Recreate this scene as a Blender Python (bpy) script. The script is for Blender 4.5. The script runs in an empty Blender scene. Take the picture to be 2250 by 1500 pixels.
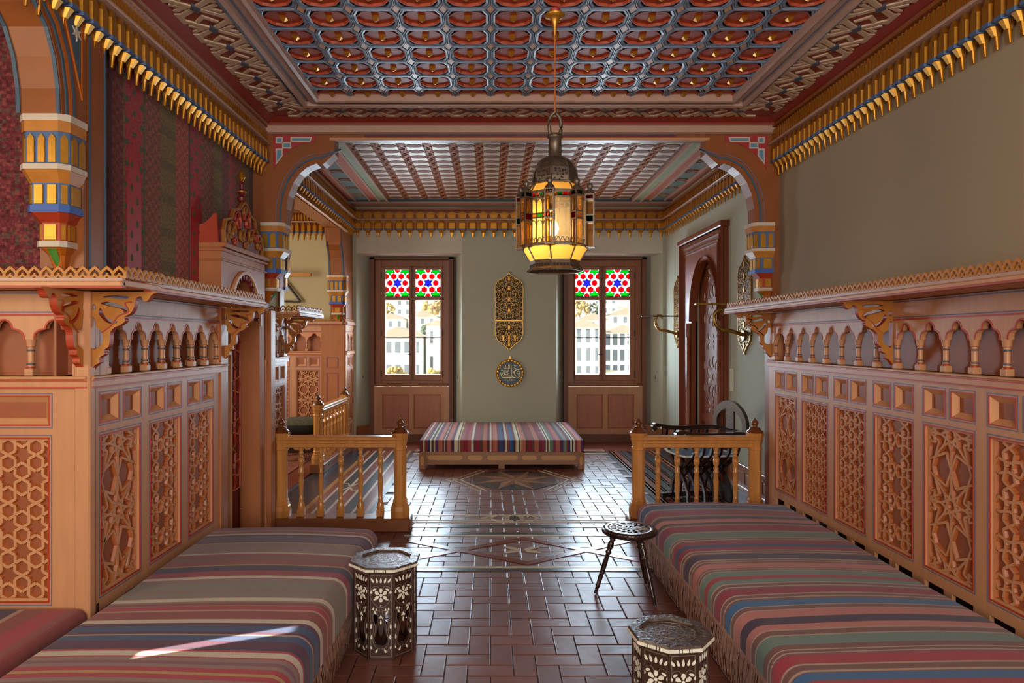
import bpy, bmesh, math, random
from mathutils import Vector, Matrix, geometry
random.seed(7)
R = math.radians
SC = bpy.context.scene
COL = SC.collection

# ------------------------------------------------------------------ camera, world, sun, exposure
cam_d = bpy.data.cameras.new('camera'); cam = bpy.data.objects.new('camera', cam_d); COL.objects.link(cam)
cam_d.sensor_width = 36; cam_d.lens = 24.0; cam_d.clip_start = .05; cam_d.clip_end = 400
cam_d.shift_x = 0.0209; cam_d.shift_y = -0.0018
cam.location = (0, 0, 1.5); cam.rotation_euler = (R(90), 0, 0)
SC.camera = cam
SC.view_settings.view_transform = 'Standard'; SC.view_settings.look = 'None'
SC.view_settings.gamma = 1; SC.view_settings.use_curve_mapping = False
SC.view_settings.exposure = 0.14
W = bpy.data.worlds.new('sky'); SC.world = W; W.use_nodes = True
wn = W.node_tree.nodes; wb = wn['Background']
wb.inputs[0].default_value = (.80, .90, 1.0, 1); wb.inputs[1].default_value = 3.2
def lamp(name, kind, loc, rot, energy, color, **k):
    d = bpy.data.lights.new(name, kind); d.energy = energy; d.color = color
    for a, b in k.items(): setattr(d, a, b)
    o = bpy.data.objects.new(name, d); COL.objects.link(o); o.location = loc; o.rotation_euler = rot
    return o
SUN_DIR = Vector((.80, .40, -.42)).normalized()
sun = lamp('sun', 'SUN', (-20, -10, 15), SUN_DIR.to_track_quat('-Z', 'Y').to_euler(), 26.0, (1, .93, .82), angle=R(.3))
# daylight from windows ahead and behind the camera, plus fill lamps added in closed alcoves
def daylight_and_fill(loc, rot, sx, sy, e, c):
    return lamp('daylight_and_fill', 'AREA', loc, rot, e, c, shape='RECTANGLE', size=sx, size_y=sy)
daylight_and_fill((-1.16, 10.45, 1.75), (R(-90), 0, 0), 1.0, 1.7, 165, (.66, .80, 1.0))
daylight_and_fill((1.68, 10.45, 1.75), (R(-90), 0, 0), 1.0, 1.7, 165, (.66, .80, 1.0))
daylight_and_fill((.2, -2.4, 2.0), (R(90), 0, 0), 2.8, 1.8, 165, (1, .90, .77))
daylight_and_fill((-4.1, 7.6, 1.9), (0, R(-90), 0), 1.6, 1.4, 55, (1, .93, .82))  # fill lamp added before the solid outer wall of the far alcove
daylight_and_fill((-3.05, 1.0, 2.0), (0, R(-90), 0), 1.2, 1.2, 32, (1, .80, .55))  # warm fill lamp added inside the shuttered near alcove

# ------------------------------------------------------------------ materials
def lin(h):
    h = h.lstrip('#'); o = []
    for i in (0, 2, 4):
        c = int(h[i:i+2], 16) / 255
        o.append(c / 12.92 if c <= .04045 else ((c + .055) / 1.055) ** 2.4)
    return o
MATS = {}
def mat(name, hexc, rough=.5, metal=0, var=.10, scale=12, bump=0, stretch=(1, 1, 1), bscale=None, coat=0, objvar=0, spec=.5):
    if name in MATS: return MATS[name]
    m = bpy.data.materials.new(name); m.use_nodes = True; nt = m.node_tree; N = nt.nodes; L = nt.links
    b = N['Principled BSDF']; c = lin(hexc)
    b.inputs['Roughness'].default_value = rough; b.inputs['Metallic'].default_value = metal
    b.inputs['Specular IOR Level'].default_value = spec
    if coat: b.inputs['Coat Weight'].default_value = coat; b.inputs['Coat Roughness'].default_value = .15
    tc = N.new('ShaderNodeTexCoord'); mp = N.new('ShaderNodeMapping'); mp.inputs['Scale'].default_value = stretch
    L.new(tc.outputs['Object'], mp.inputs[0])
    nz = N.new('ShaderNodeTexNoise'); nz.inputs['Scale'].default_value = scale; nz.inputs['Detail'].default_value = 5
    L.new(mp.outputs[0], nz.inputs['Vector'])
    rp = N.new('ShaderNodeValToRGB')
    rp.color_ramp.elements[0].position = .3; rp.color_ramp.elements[1].position = .7
    rp.color_ramp.elements[0].color = [x * (1 - var) for x in c] + [1]
    rp.color_ramp.elements[1].color = [min(1, x * (1 + var)) for x in c] + [1]
    L.new(nz.outputs[0], rp.inputs[0]); src = rp.outputs[0]
    if objvar:
        oi = N.new('ShaderNodeObjectInfo'); ge = N.new('ShaderNodeNewGeometry')
        ad = N.new('ShaderNodeMath'); ad.operation = 'ADD'; L.new(oi.outputs['Random'], ad.inputs[0]); L.new(ge.outputs['Random Per Island'], ad.inputs[1])
        fr = N.new('ShaderNodeMath'); fr.operation = 'FRACT'; L.new(ad.outputs[0], fr.inputs[0])
        mr = N.new('ShaderNodeMapRange'); mr.inputs[3].default_value = 1 - objvar; mr.inputs[4].default_value = 1 + objvar
        L.new(fr.outputs[0], mr.inputs[0])
        hs = N.new('ShaderNodeHueSaturation'); L.new(mr.outputs[0], hs.inputs['Value']); L.new(src, hs.inputs['Color']); src = hs.outputs[0]
    L.new(src, b.inputs['Base Color'])
    if bump:
        bp = N.new('ShaderNodeBump'); bp.inputs['Strength'].default_value = bump; bp.inputs['Distance'].default_value = .01
        if bscale:
            n2 = N.new('ShaderNodeTexNoise'); n2.inputs['Scale'].default_value = bscale; n2.inputs['Detail'].default_value = 3
            L.new(mp.outputs[0], n2.inputs['Vector']); L.new(n2.outputs[0], bp.inputs['Height'])
        else: L.new(nz.outputs[0], bp.inputs['Height'])
        L.new(bp.outputs[0], b.inputs['Normal'])
    MATS[name] = m; return m
def attr_mat(name, rough=.9, wscale=300, bump=.25, var=.18):
    m = bpy.data.materials.new(name); m.use_nodes = True; nt = m.node_tree; N = nt.nodes; L = nt.links
    b = N['Principled BSDF']; b.inputs['Roughness'].default_value = rough; b.inputs['Specular IOR Level'].default_value = .25
    b.inputs['Sheen Weight'].default_value = .15
    a = N.new('ShaderNodeAttribute'); a.attribute_name = 'Col'
    tc = N.new('ShaderNodeTexCoord')
    nz = N.new('ShaderNodeTexNoise'); nz.inputs['Scale'].default_value = wscale; nz.inputs['Detail'].default_value = 2
    L.new(tc.outputs['Object'], nz.inputs['Vector'])
    mr = N.new('ShaderNodeMapRange'); mr.inputs[1].default_value = .3; mr.inputs[2].default_value = .7
    mr.inputs[3].default_value = 1 - var; mr.inputs[4].default_value = 1 + var; L.new(nz.outputs[0], mr.inputs[0])
    hs = N.new('ShaderNodeHueSaturation'); L.new(a.outputs['Color'], hs.inputs['Color']); L.new(mr.outputs[0], hs.inputs['Value'])
    L.new(hs.outputs[0], b.inputs['Base Color'])
    bp = N.new('ShaderNodeBump'); bp.inputs['Strength'].default_value = bump; bp.inputs['Distance'].default_value = .003
    L.new(nz.outputs[0], bp.inputs['Height']); L.new(bp.outputs[0], b.inputs['Normal'])
    MATS[name] = m; return m
def glass_mat(name, hexc, trans=.6, transl=True, strength=1.0):
    m = bpy.data.materials.new(name); m.use_nodes = True; nt = m.node_tree; N = nt.nodes; L = nt.links
    N.remove(N['Principled BSDF']); c = [x * strength for x in lin(hexc)] + [1]
    t = N.new('ShaderNodeBsdfTransparent'); t.inputs[0].default_value = c
    d = N.new('ShaderNodeBsdfTranslucent' if transl else 'ShaderNodeBsdfGlossy'); d.inputs[0].default_value = c if transl else (1, 1, 1, 1)
    if not transl: d.inputs['Roughness'].default_value = .02
    mx = N.new('ShaderNodeMixShader'); mx.inputs[0].default_value = 1 - trans
    L.new(t.outputs[0], mx.inputs[1]); L.new(d.outputs[0], mx.inputs[2]); L.new(mx.outputs[0], N['Material Output'].inputs[0])
    MATS[name] = m; return m
wood_stretch = (2, 2, .25)
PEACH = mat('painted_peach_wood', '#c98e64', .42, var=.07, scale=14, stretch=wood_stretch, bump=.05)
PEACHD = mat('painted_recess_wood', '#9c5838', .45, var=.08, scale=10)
LATT = mat('lattice_peach', '#cf9468', .40, var=.06)
LATTS = mat('lattice_edge', '#b0602f', .45, var=.08)
REDLINE = mat('red_line_paint', '#b5341c', .45, var=.06)
BLUELINE = mat('blue_grey_line_paint', '#6f6a86', .5, var=.05)
DARKHOLE = mat('painted_recess_shade', '#2e1408', .7)
BROWN = mat('arch_brown_paint', '#8c4c1e', .42, var=.08, scale=8, bump=.03)
ORANGE = mat('arch_orange_paint', '#b86019', .42, var=.06)
SLATE = mat('slate_blue_paint', '#3f5568', .5, var=.06)
GOLD = mat('gilded_wood', '#c0832a', .34, metal=.75, var=.14, scale=30, bump=.08)
GOLDB = mat('bright_gilding', '#c98f34', .36, metal=.7, var=.10, scale=30)
OCHRE = mat('ochre_carved_wood', '#b9762c', .45, var=.1, scale=20)
BLUE = mat('muqarnas_blue_paint', '#4a648f', .5, var=.06)
BLUEB = mat('blue_band_paint', '#3c5fae', .5, var=.05)
WHITE = mat('cream_white_paint', '#c9b8a6', .5, var=.05)
GREENP = mat('leaf_green_paint', '#4f8a35', .5)
VERM = mat('vermilion_paint', '#a83a1d', .45)
CRIM = mat('crimson_paint', '#a52a33', .5, var=.05)
SKYP = mat('light_blue_paint', '#5e8ca6', .5, var=.05)
MAUVE = mat('mauve_moulding_paint', '#b89484', .38, var=.05)
TAN = mat('tan_ceiling_paint', '#c4976c', .38, var=.08)
CEILBLUE = mat('ceiling_strap_blue', '#71809a', .38, var=.08, scale=20)
CEILRED = mat('ceiling_red_paint', '#b24e32', .5, var=.1, scale=20, bump=.06, spec=.3)
CEILBASE = mat('ceiling_ground_blue', '#3f4a5e', .5)
STRAPB = mat('strapwork_beige', '#cdb195', .42, var=.08)
STRAPR = mat('strapwork_red_ground', '#8e3222', .45, var=.08)
STRAPN = mat('strapwork_navy', '#4a5265', .5)
SILVER = mat('silvered_ground', '#c4b3a0', .38, metal=.15, var=.12, scale=40, bump=.12)
BRN2 = mat('dark_ceiling_brown', '#7c3c1c', .6, var=.1, spec=.25)
BRN3 = mat('ceiling_strap_copper', '#c07a52', .35, var=.08)
SAGE = mat('sage_strip_paint', '#8a9a74', .45)
SALMON = mat('salmon_border_paint', '#b8624a', .45)
GREYG = mat('grey_green_field', '#6c7f78', .45)
WALLG = mat('sage_green_plaster', '#acac99', .8, var=.05, scale=1.3, bump=.04, bscale=60)
WALLN = mat('warm_grey_plaster', '#a08f76', .8, var=.07, scale=1.2, stretch=(1, 1, .35), bump=.04, bscale=60)
WALLY = mat('straw_plaster', '#b3a27a', .8, var=.05, scale=1.5)
LINT = mat('pale_plaster', '#c8c2b2', .8, var=.04)
WINW = mat('window_walnut', '#8f5634', .42, var=.14, scale=9, stretch=(3, 3, .3), bump=.08)
WIND = mat('window_walnut_dark', '#6b3b22', .5, var=.1)
PINKW = mat('apron_pink_wood', '#a4664c', .5, var=.09, scale=9, stretch=(3, 3, .3))
TANW = mat('apron_tan_wood', '#b07c58', .5, var=.08, scale=9, stretch=(3, 3, .3))
SKIRT = mat('skirting_brown_wood', '#945c38', .36, var=.1, scale=9, coat=.2)
RAILW = mat('turned_honey_wood', '#c98746', .28, var=.14, scale=9, stretch=(3, 3, .4), coat=.35)
RAILD = mat('finial_dark_wood', '#6d3a1c', .25, var=.1, coat=.4)
PLINW = mat('plinth_wood', '#8a5230', .35, var=.14, scale=7, stretch=(.6, 3, 3), coat=.15)
DOORF = mat('door_fretwork_wood', '#7a3a1c', .6, var=.12, scale=8, spec=.25)
DOORW = mat('door_mahogany', '#83401f', .42, var=.12, scale=8, stretch=(3, 3, .3))
TILE = mat('red_clay_tile', '#7a493c', .34, var=.13, scale=7, bump=.10, bscale=14, objvar=.16)
GROUT = mat('dark_grout', '#3a211a', .7)
BANDR = mat('brick_red_band', '#7c3a2a', .26, var=.12)
BANDN = mat('slate_dark_band', '#2f3339', .26, var=.1)
BANDW = mat('cream_band', '#c8b8a0', .30, var=.08)
BANDY = mat('ochre_band', '#a87838', .28, var=.1)
START = mat('inlay_tan', '#9c7350', .26, var=.1)
STARB = mat('inlay_bronze', '#6e5040', .26, var=.1)
BENCHW = mat('bench_oak', '#9a6a48', .42, var=.14, scale=8, stretch=(.4, 3, 3))
OVALW = mat('bench_oval_inlay', '#c8935c', .42, var=.1, scale=8, stretch=(.4, 3, 3))
FRINGE = mat('fringe_mauve', '#b58c7c', .9, var=.2, scale=60)
DARKW = mat('dark_inlaid_wood', '#3a2319', .34, var=.2, scale=40, bump=.05, coat=.25)
DARKT = mat('dark_inlaid_top', '#4f4038', .26, var=.35, scale=70, bump=.3, coat=.3)
PEARL = mat('mother_of_pearl', '#e6e0cf', .25, var=.08, scale=60)
PEWT = mat('pewter_line', '#8a7a70', .35, metal=.5)
EBONY = mat('ebony_wood', '#2c1a14', .25, var=.2, coat=.4)
PEARLG = mat('pearl_inlaid_wood', '#7d736c', .3, var=.6, scale=90, bump=.2)
BLKV = mat('black_velvet', '#15140f', .8, var=.3, scale=30)
OLVV = mat('olive_velvet', '#4a4630', .9, var=.45, scale=45, bump=.2)
BRASS = mat('aged_brass_filigree', '#a9803e', .34, metal=.8, var=.2, scale=40)
BRASSD = mat('dark_brass_ground', '#2e1d0c', .6, metal=.1, var=.2)
TIN = mat('lantern_tin', '#6e5f52', .42, metal=.7, var=.2, scale=30, bump=.1)
INK = mat('medallion_blue', '#1c3540', .4, var=.15)
IRON = mat('black_iron', '#1b1712', .5)
PORTW = mat('portal_wood', '#b06c42', .40, var=.08, scale=10, stretch=wood_stretch)
PORTR = mat('portal_russet', '#a0522c', .42, var=.08)
CRESTR = mat('crest_red', '#6f1f20', .42, var=.2)
CRESTG = mat('crest_ochre', '#a06428', .4, metal=.3)
SWITCH = mat('ivory_plastic', '#d8d4c4', .4, var=.02)
LEAD = mat('lead_came', '#20241f', .5)
RUG = mat('rug_pattern', '#8a4a30', .9, var=.5, scale=14)
KILIM = attr_mat('kilim_weave')
TEXT = attr_mat('wall_textile', wscale=70, bump=.3, var=.45)
BULB = bpy.data.materials.new('bulb_glow'); BULB.use_nodes = True
_b = BULB.node_tree.nodes['Principled BSDF']; _b.inputs['Emission Color'].default_value = (1, .78, .45, 1); _b.inputs['Emission Strength'].default_value = 30
GLASS = glass_mat('clear_pane', '#f4f8f6', .94, False)
AMBER = glass_mat('amber_pane', '#e8b860', .30, True, .8)
AMBERC = glass_mat('amber_clear_pane', '#ffeccc', .86, True)
GRED = glass_mat('ruby_glass', '#d0102c', .6); GGRN = glass_mat('green_glass', '#1a8a30', .6); GBLU = glass_mat('cobalt_glass', '#3a3ad0', .6); GWHT = glass_mat('opal_glass', '#f6f4f0', .35)
GORG = glass_mat('orange_glass', '#f07020', .6)
HOUSEW = mat('house_render', '#e9e4da', .9, var=.04); ROOFM = mat('house_roof', '#7d6a5c', .9); SHUT = mat('house_shutter', '#4d5158', .8)
HILL = mat('hill_grass', '#b5ac8e', 1, var=.2, scale=.2); TREEM = mat('tree_foliage', '#8a7040', 1, var=.5, scale=2); TREED = mat('tree_evergreen', '#48503f', 1, var=.5, scale=2)

# ------------------------------------------------------------------ mesh building
def pxz(u, v, w): return (u, w, v)
def pxy(u, v, w): return (u, v, w)
def pyz(u, v, w): return (w, u, v)
class MB:
    def __init__(s): s.v = []; s.f = []; s.m = []; s.sm = []; s.ml = []; s.c = None
    def mi(s, m):
        if m not in s.ml: s.ml.append(m)
        return s.ml.index(m)
    def add(s, vs, fs, m, smooth=False):
        o = len(s.v); k = s.mi(m); s.v += [tuple(x) for x in vs]
        for f in fs: s.f.append([i + o for i in f]); s.m.append(k); s.sm.append(smooth)
        return s
    def box(s, a, b, m, ch=0):
        x0, y0, z0 = a; x1, y1, z1 = b
        if x0 > x1: x0, x1 = x1, x0
        if y0 > y1: y0, y1 = y1, y0
        if z0 > z1: z0, z1 = z1, z0
        if not ch:
            return s.add([(x0,y0,z0),(x1,y0,z0),(x1,y1,z0),(x0,y1,z0),(x0,y0,z1),(x1,y0,z1),(x1,y1,z1),(x0,y1,z1)],
                  [(3,2,1,0),(4,5,6,7),(0,1,5,4),(1,2,6,5),(2,3,7,6),(3,0,4,7)], m)
        bm = bmesh.new(); bmesh.ops.create_cube(bm, size=1)
        for v in bm.verts: v.co = Vector((x0 + (v.co.x + .5) * (x1 - x0), y0 + (v.co.y + .5) * (y1 - y0), z0 + (v.co.z + .5) * (z1 - z0)))
        bmesh.ops.bevel(bm, geom=bm.edges[:], offset=ch, segments=1, affect='EDGES')
        bm.verts.index_update()
        s.add([v.co[:] for v in bm.verts], [[v.index for v in f.verts] for f in bm.faces], m); bm.free(); return s
    def prism(s, poly, t0, t1, m, pm=pxz, m2=None):
        n = len(poly); vs = [pm(u, v, t0) for u, v in poly] + [pm(u, v, t1) for u, v in poly]
        s.add(vs, [list(range(n))[::-1], list(range(n, 2 * n))], m)
        s.add(vs, [(i, (i + 1) % n, n + (i + 1) % n, n + i) for i in range(n)], m2 or m); return s
    def loft(s, rings, m, cap=True, smooth=False, closed=True):
        n = len(rings[0]); vs = [p for r in rings for p in r]; fs = []
        for k in range(len(rings) - 1):
            for i in range(n if closed else n - 1): fs.append((k*n+i, k*n+(i+1)%n, (k+1)*n+(i+1)%n, (k+1)*n+i))
        s.add(vs, fs, m, smooth)
        if cap: s.add(rings[0], [list(range(n))[::-1]], m); s.add(rings[-1], [list(range(n))], m)
        return s
    def lathe(s, prof, n, m, c=(0, 0, 0), smooth=True, phase=0, mats=None, sq=None):
        rings = []
        for r, z in prof:
            rings.append([(c[0] + r * math.cos(2*math.pi*(i+phase)/n), c[1] + r * math.sin(2*math.pi*(i+phase)/n), c[2] + z) for i in range(n)])
        if mats:
            for k in range(len(rings) - 1): s.loft(rings[k:k+2], mats[k], cap=False, smooth=smooth)
            s.add(rings[0], [list(range(n))[::-1]], mats[0]); s.add(rings[-1], [list(range(n))], mats[-1])
        else: s.loft(rings, m, True, smooth)
        return s
    def tube(s, pts, r, n, m, smooth=True):
        pts = [Vector(p) for p in pts]; rings = []; rr = r if isinstance(r, (list, tuple)) else [r] * len(pts)
        up = Vector((0, 0, 1))
        for i, p in enumerate(pts):
            d = (pts[min(i + 1, len(pts) - 1)] - pts[max(i - 1, 0)]).normalized()
            a = d.cross(up)
            if a.length < .05: a = d.cross(Vector((1, 0, 0)))
            a.normalize(); b = d.cross(a).normalized(); up = -b if abs(b.z) > .05 else up; up = Vector((0, 0, 1))
            rings.append([tuple(p + (a * math.cos(2*math.pi*k/n) + b * math.sin(2*math.pi*k/n)) * rr[i]) for k in range(n)])
        return s.loft(rings, m, True, smooth)
    def ribbon(s, pts, w, t0, t1, m, pm=pxz, closed=False, m2=None, taper=0):
        n = len(pts); P = [Vector(p) for p in pts]; L = []; Rr = []
        for i in range(n):
            if closed: a = P[i] - P[i-1]; b = P[(i+1) % n] - P[i]
            else: a = P[i] - P[max(i-1, 0)]; b = P[min(i+1, n-1)] - P[i]
            if a.length < 1e-9: a = b
            if b.length < 1e-9: b = a
            a = a.normalized(); b = b.normalized(); t = (a + b)
            t = t.normalized() if t.length > 1e-6 else a
            nn = Vector((-t.y, t.x)); k = max(.45, nn.dot(Vector((-a.y, a.x)))); ww = (w[i] if isinstance(w, (list, tuple)) else w) / 2 / k
            L.append(P[i] + nn * ww); Rr.append(P[i] - nn * ww)
        T = (1 - taper)
        def lerp(A, B): return [(a + (b - a) * (.5 + .5 * T)) for a, b in zip(A, B)]
        L1 = lerp(Rr, L); R1 = lerp(L, Rr)
        vs = [pm(p.x, p.y, t0) for p in L] + [pm(p.x, p.y, t0) for p in Rr] + [pm(p.x, p.y, t1) for p in L1] + [pm(p.x, p.y, t1) for p in R1]
        top = []; side = []
        for i in range(n if closed else n - 1):
            j = (i + 1) % n
            top.append((2*n+i, 2*n+j, 3*n+j, 3*n+i)); side += [(i, j, 2*n+j, 2*n+i), (n+j, n+i, 3*n+i, 3*n+j)]
        if not closed: side += [(0, 2*n, 3*n, n), (n-1, 2*n-1, 4*n-1, 3*n-1)]
        s.add(vs, top, m); s.add(vs, side, m2 or m); return s
    def plate(s, outer, holes, t0, t1, m, pm=pxz, m2=None):
        loops = [outer] + holes
        tris = geometry.tessellate_polygon([[Vector((u, v, 0)) for u, v in l] for l in loops])
        flat = [p for l in loops for p in l]; n = len(flat)
        vs = [pm(u, v, t0) for u, v in flat] + [pm(u, v, t1) for u, v in flat]
        s.add(vs, [t[::-1] for t in tris] + [tuple(i + n for i in t) for t in tris], m)
        fs = []; o = 0
        for l in loops:
            k = len(l); fs += [(o+i, o+(i+1) % k, n+o+(i+1) % k, n+o+i) for i in range(k)]; o += k
        s.add(vs, fs, m2 or m); return s
    def sphere(s, c, r, m, seg=10, rings=7):
        rr = r if isinstance(r, (tuple, list)) else (r, r, r); vs = []; R_ = []
        for j in range(rings + 1):
            t = math.pi * j / rings
            R_.append([(c[0] + rr[0]*max(math.sin(t), .001)*math.cos(2*math.pi*i/seg), c[1] + rr[1]*max(math.sin(t), .001)*math.sin(2*math.pi*i/seg), c[2] - rr[2]*math.cos(t)) for i in range(seg)])
        return s.loft(R_, m, True, True)
    def mesh(s, name):
        me = bpy.data.meshes.new(name); me.from_pydata(s.v, [], s.f)
        for m in s.ml: me.materials.append(m)
        me.polygons.foreach_set('material_index', s.m); me.polygons.foreach_set('use_smooth', s.sm); me.update()
        return me
    def obj(s, name, parent=None, loc=(0, 0, 0), rot=(0, 0, 0)): return inst(s.mesh(name), name, parent, loc, rot)
def inst(me, name, parent=None, loc=(0, 0, 0), rot=(0, 0, 0), sc=None):
    o = bpy.data.objects.new(name, me); COL.objects.link(o); o.location = loc; o.rotation_euler = rot
    if sc: o.scale = sc
    if parent: o.parent = parent
    return o
def tag(o, label=None, cat=None, group=None, kind=None):
    if label: o['label'] = label
    if cat: o['category'] = cat
    if group: o['group'] = group
    if kind: o['kind'] = kind
    return o
def empty(name, loc=(0, 0, 0), rz=0, **k):
    o = bpy.data.objects.new(name, None); COL.objects.link(o); o.location = loc; o.rotation_euler = (0, 0, rz); o.empty_display_size = .1
    return tag(o, **k)
def struct(o, label=None): return tag(o, label, kind='structure')
def copy_tree(o, parent=None):
    c = o.copy(); COL.objects.link(c)
    if parent: c.parent = parent
    for ch in list(o.children): copy_tree(ch, c)
    return c
def arc(cx, cy, r, a0, a1, n, ry=None):
    ry = r if ry is None else ry
    return [(cx + r * math.cos(R(a0 + (a1 - a0) * i / n)), cy + ry * math.sin(R(a0 + (a1 - a0) * i / n))) for i in range(n + 1)]
def smooth_pts(pts, n=6, closed=False):
    out = []; N = len(pts); P = [Vector(p) for p in pts]
    for i in range(N if closed else N - 1):
        p0 = P[i-1] if (closed or i > 0) else P[0]; p1 = P[i]; p2 = P[(i+1) % N]; p3 = P[(i+2) % N] if (closed or i + 2 < N) else P[-1]
        for k in range(n):
            t = k / n
            out.append(.5*((2*p1)+(-p0+p2)*t+(2*p0-5*p1+4*p2-p3)*t*t+(-p0+3*p1-3*p2+p3)*t**3))
    if not closed: out.append(P[-1])
    return [tuple(p) for p in out]
def drop(cx, cy, l, w, ang, n=8):      # teardrop outline, pointed towards ang
    pts = []
    for i in range(n):
        t = 2 * math.pi * i / n; x = -l * .5 * math.cos(t); y = w * .5 * math.sin(t) * math.sin(t / 2) ** 1.0 * 1.2
        x = l*.5*math.cos(t); y = w*.5*math.sin(t)*(abs(math.sin(t/2))**.8)
        a = R(ang); pts.append((cx + x*math.cos(a) - y*math.sin(a), cy + x*math.sin(a) + y*math.cos(a)))
    return pts
# --- girih (polygons in contact) line work, clipped to a rectangle
def clip_seg(a, b, x0, y0, x1, y1):
    dx = b[0]-a[0]; dy = b[1]-a[1]; t0 = 0; t1 = 1
    for p, q in ((-dx, a[0]-x0), (dx, x1-a[0]), (-dy, a[1]-y0), (dy, y1-a[1])):
        if abs(p) < 1e-12:
            if q < 0: return None
        else:
            r = q / p
            if p < 0:
                if r > t1: return None
                t0 = max(t0, r)
            else:
                if r < t0: return None
                t1 = min(t1, r)
    if t1 - t0 < 1e-6: return None
    return ((a[0]+t0*dx, a[1]+t0*dy), (a[0]+t1*dx, a[1]+t1*dy))
def hankin(poly, th):
    n = len(poly); out = []
    M = [Vector(((poly[i][0]+poly[(i+1) % n][0])/2, (poly[i][1]+poly[(i+1) % n][1])/2)) for i in range(n)]
    D = [(Vector(poly[(i+1) % n])-Vector(poly[i])).normalized() for i in range(n)]
    def rot(v, a): return Vector((v.x*math.cos(a)-v.y*math.sin(a), v.x*math.sin(a)+v.y*math.cos(a)))
    for i in range(n):
        j = (i+1) % n; r1 = rot(D[i], R(th)); r2 = rot(-D[j], -R(th)); d = r1.x*r2.y-r1.y*r2.x
        if abs(d) < 1e-6: continue
        t = ((M[j].x-M[i].x)*r2.y-(M[j].y-M[i].y)*r2.x)/d; p = M[i]+r1*t
        out += [(tuple(M[i]), tuple(p)), (tuple(p), tuple(M[j]))]
    return out
def ngon(cx, cy, r, n, ph): return [(cx+r*math.cos(R(ph+360*i/n)), cy+r*math.sin(R(ph+360*i/n))) for i in range(n)]
def pattern(w, h, kind):
    S = []
    if kind == 'hex':
        rows = 5.0 if w > .25 else 3; a = w / 3.0 if w > .25 else w / 2; r = a / math.sqrt(3)
        for j in range(-1, int(h / (1.5*r)) + 3):
            for i in range(-1, int(w / a) + 3):
                S += hankin(ngon(i*a + (a/2 if j % 2 else 0), j*1.5*r, r, 6, 30), 62)
    elif kind == 'hexs':
        a = w / 4; r = a / math.sqrt(3)
        for j in range(-1, int(h / (1.5*r)) + 3):
            for i in range(-1, 7): S += hankin(ngon(i*a + (a/2 if j % 2 else 0), j*1.5*r, r, 6, 30), 55)
    elif kind in ('oct', 'big'):
        c = w / 2 if kind == 'oct' else w; th = 58 if kind == 'oct' else 66
        e = c / (1 + math.sqrt(2)); r = c / 2 / math.cos(R(22.5)); off = 0 if kind == 'oct' else c / 2
        for j in range(-1, int(h / c) + 3):
            for i in range(-1, 4):
                cx, cy = i*c + off, j*c
                S += hankin(ngon(cx, cy, r, 8, 22.5), th)
                S += hankin(ngon(cx + c/2, cy + c/2, e/math.sqrt(2), 4, 0), th)
                if kind == 'big':
                    p = ngon(cx, cy, r*.40, 8, 0); S += [(p[k], p[(k+3) % 8]) for k in range(8)]; p2 = ngon(cx, cy, r*1.02, 8, 0); S += [(p[k], p2[k]) for k in range(8)]; S += hankin(ngon(cx + c/2, cy, r*.42, 8, 22.5), 60)
    out = []
    for a, b in S:
        cs = clip_seg(a, b, 0, 0, w, h)
        if cs: out.append(cs)
    return out
_lat = {}
def lattice_mesh(w, h, kind, bw=.016, bh=.010, m=None, m2=None):
    key = (round(w, 3), round(h, 3), kind, round(bw, 4), m, m2)
    if key in _lat: return _lat[key]
    mb = MB()
    for k, (a, b) in enumerate(pattern(w, h, kind)):
        mb.ribbon([a, b], bw, 0, bh + (k*7 % 23)*.00009, m or LATT, lambda u, v, t: (u, t, v), m2=m2 or LATTS, taper=.45)
    mb.ribbon([(0, 0), (w, 0), (w, h), (0, h)], bw, 0, bh + .0025, m or LATT, lambda u, v, t: (u, t, v), closed=True, m2=m2 or LATTS, taper=.45)
    _lat[key] = mb.mesh('lattice'); return _lat[key]
# ------------------------------------------------------------------ key planes (metres; camera at the origin, 1.5 m up, looking along +Y)
XR, XL = 2.24, -1.86            # near room: upper walls
YA0, YA1 = 5.30, 5.44           # main arch
FR, FL, YB = 2.52, -1.98, 9.80  # far room walls
ZN, ZF = 3.20, 3.45             # ceilings
XC = .23                        # axis of the arch
# ------------------------------------------------------------------ floor
floor = MB().box((-6, -3, -.12), (4.2, 10.5, -.006), GROUT).obj('floor'); struct(floor, 'red clay tiled floor with dark and cream inlaid bands')
A = .105
tile_meshes = []
for k in range(4):
    mb = MB(); g = .0025; tl = [random.uniform(-.0014, .0014) for _ in range(4)]
    c = .003; hw, hl = A - g, A/2 - g
    o = [(-hw, -hl), (hw, -hl), (hw, hl), (-hw, hl)]; i_ = [(-hw+c, -hl+c), (hw-c, -hl+c), (hw-c, hl-c), (-hw+c, hl-c)]
    mb.loft([[(x, y, -.012) for x, y in o], [(x, y, -.0016+tl[q]) for q, (x, y) in enumerate(o)], [(x, y, 0+tl[q]) for q, (x, y) in enumerate(i_)]], TILE)
    tile_meshes.append(mb.mesh('tile'))
tiles = []
for i in range(-12, 20):
    for j in range(14, 90):
        q = (i + j) % 4; x, y = i * A, j * A
        if q == 0: c_, rot = (x + A, y + A/2), 0
        elif q == 2: c_, rot = (x + A/2, y + A), 90
        else: continue
        if -1.02 < c_[0] < 1.52 and 1.6 < c_[1] < 8.95: tiles.append((c_, rot))
def tile_seen(t):
    (x, y), _ = t
    if y < 2.85: return False
    if y < 4.85 and (x < -.72 or x > 1.06): return False
    if abs(x - .13) > .0 + .47 * y: return False
    if x < -1.0 or (y > 7.95 and -.85 < x < 1.1): return False
    return True
tiles.sort(key=lambda t: (not tile_seen(t), t[0][1]))
rest = MB()
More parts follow.
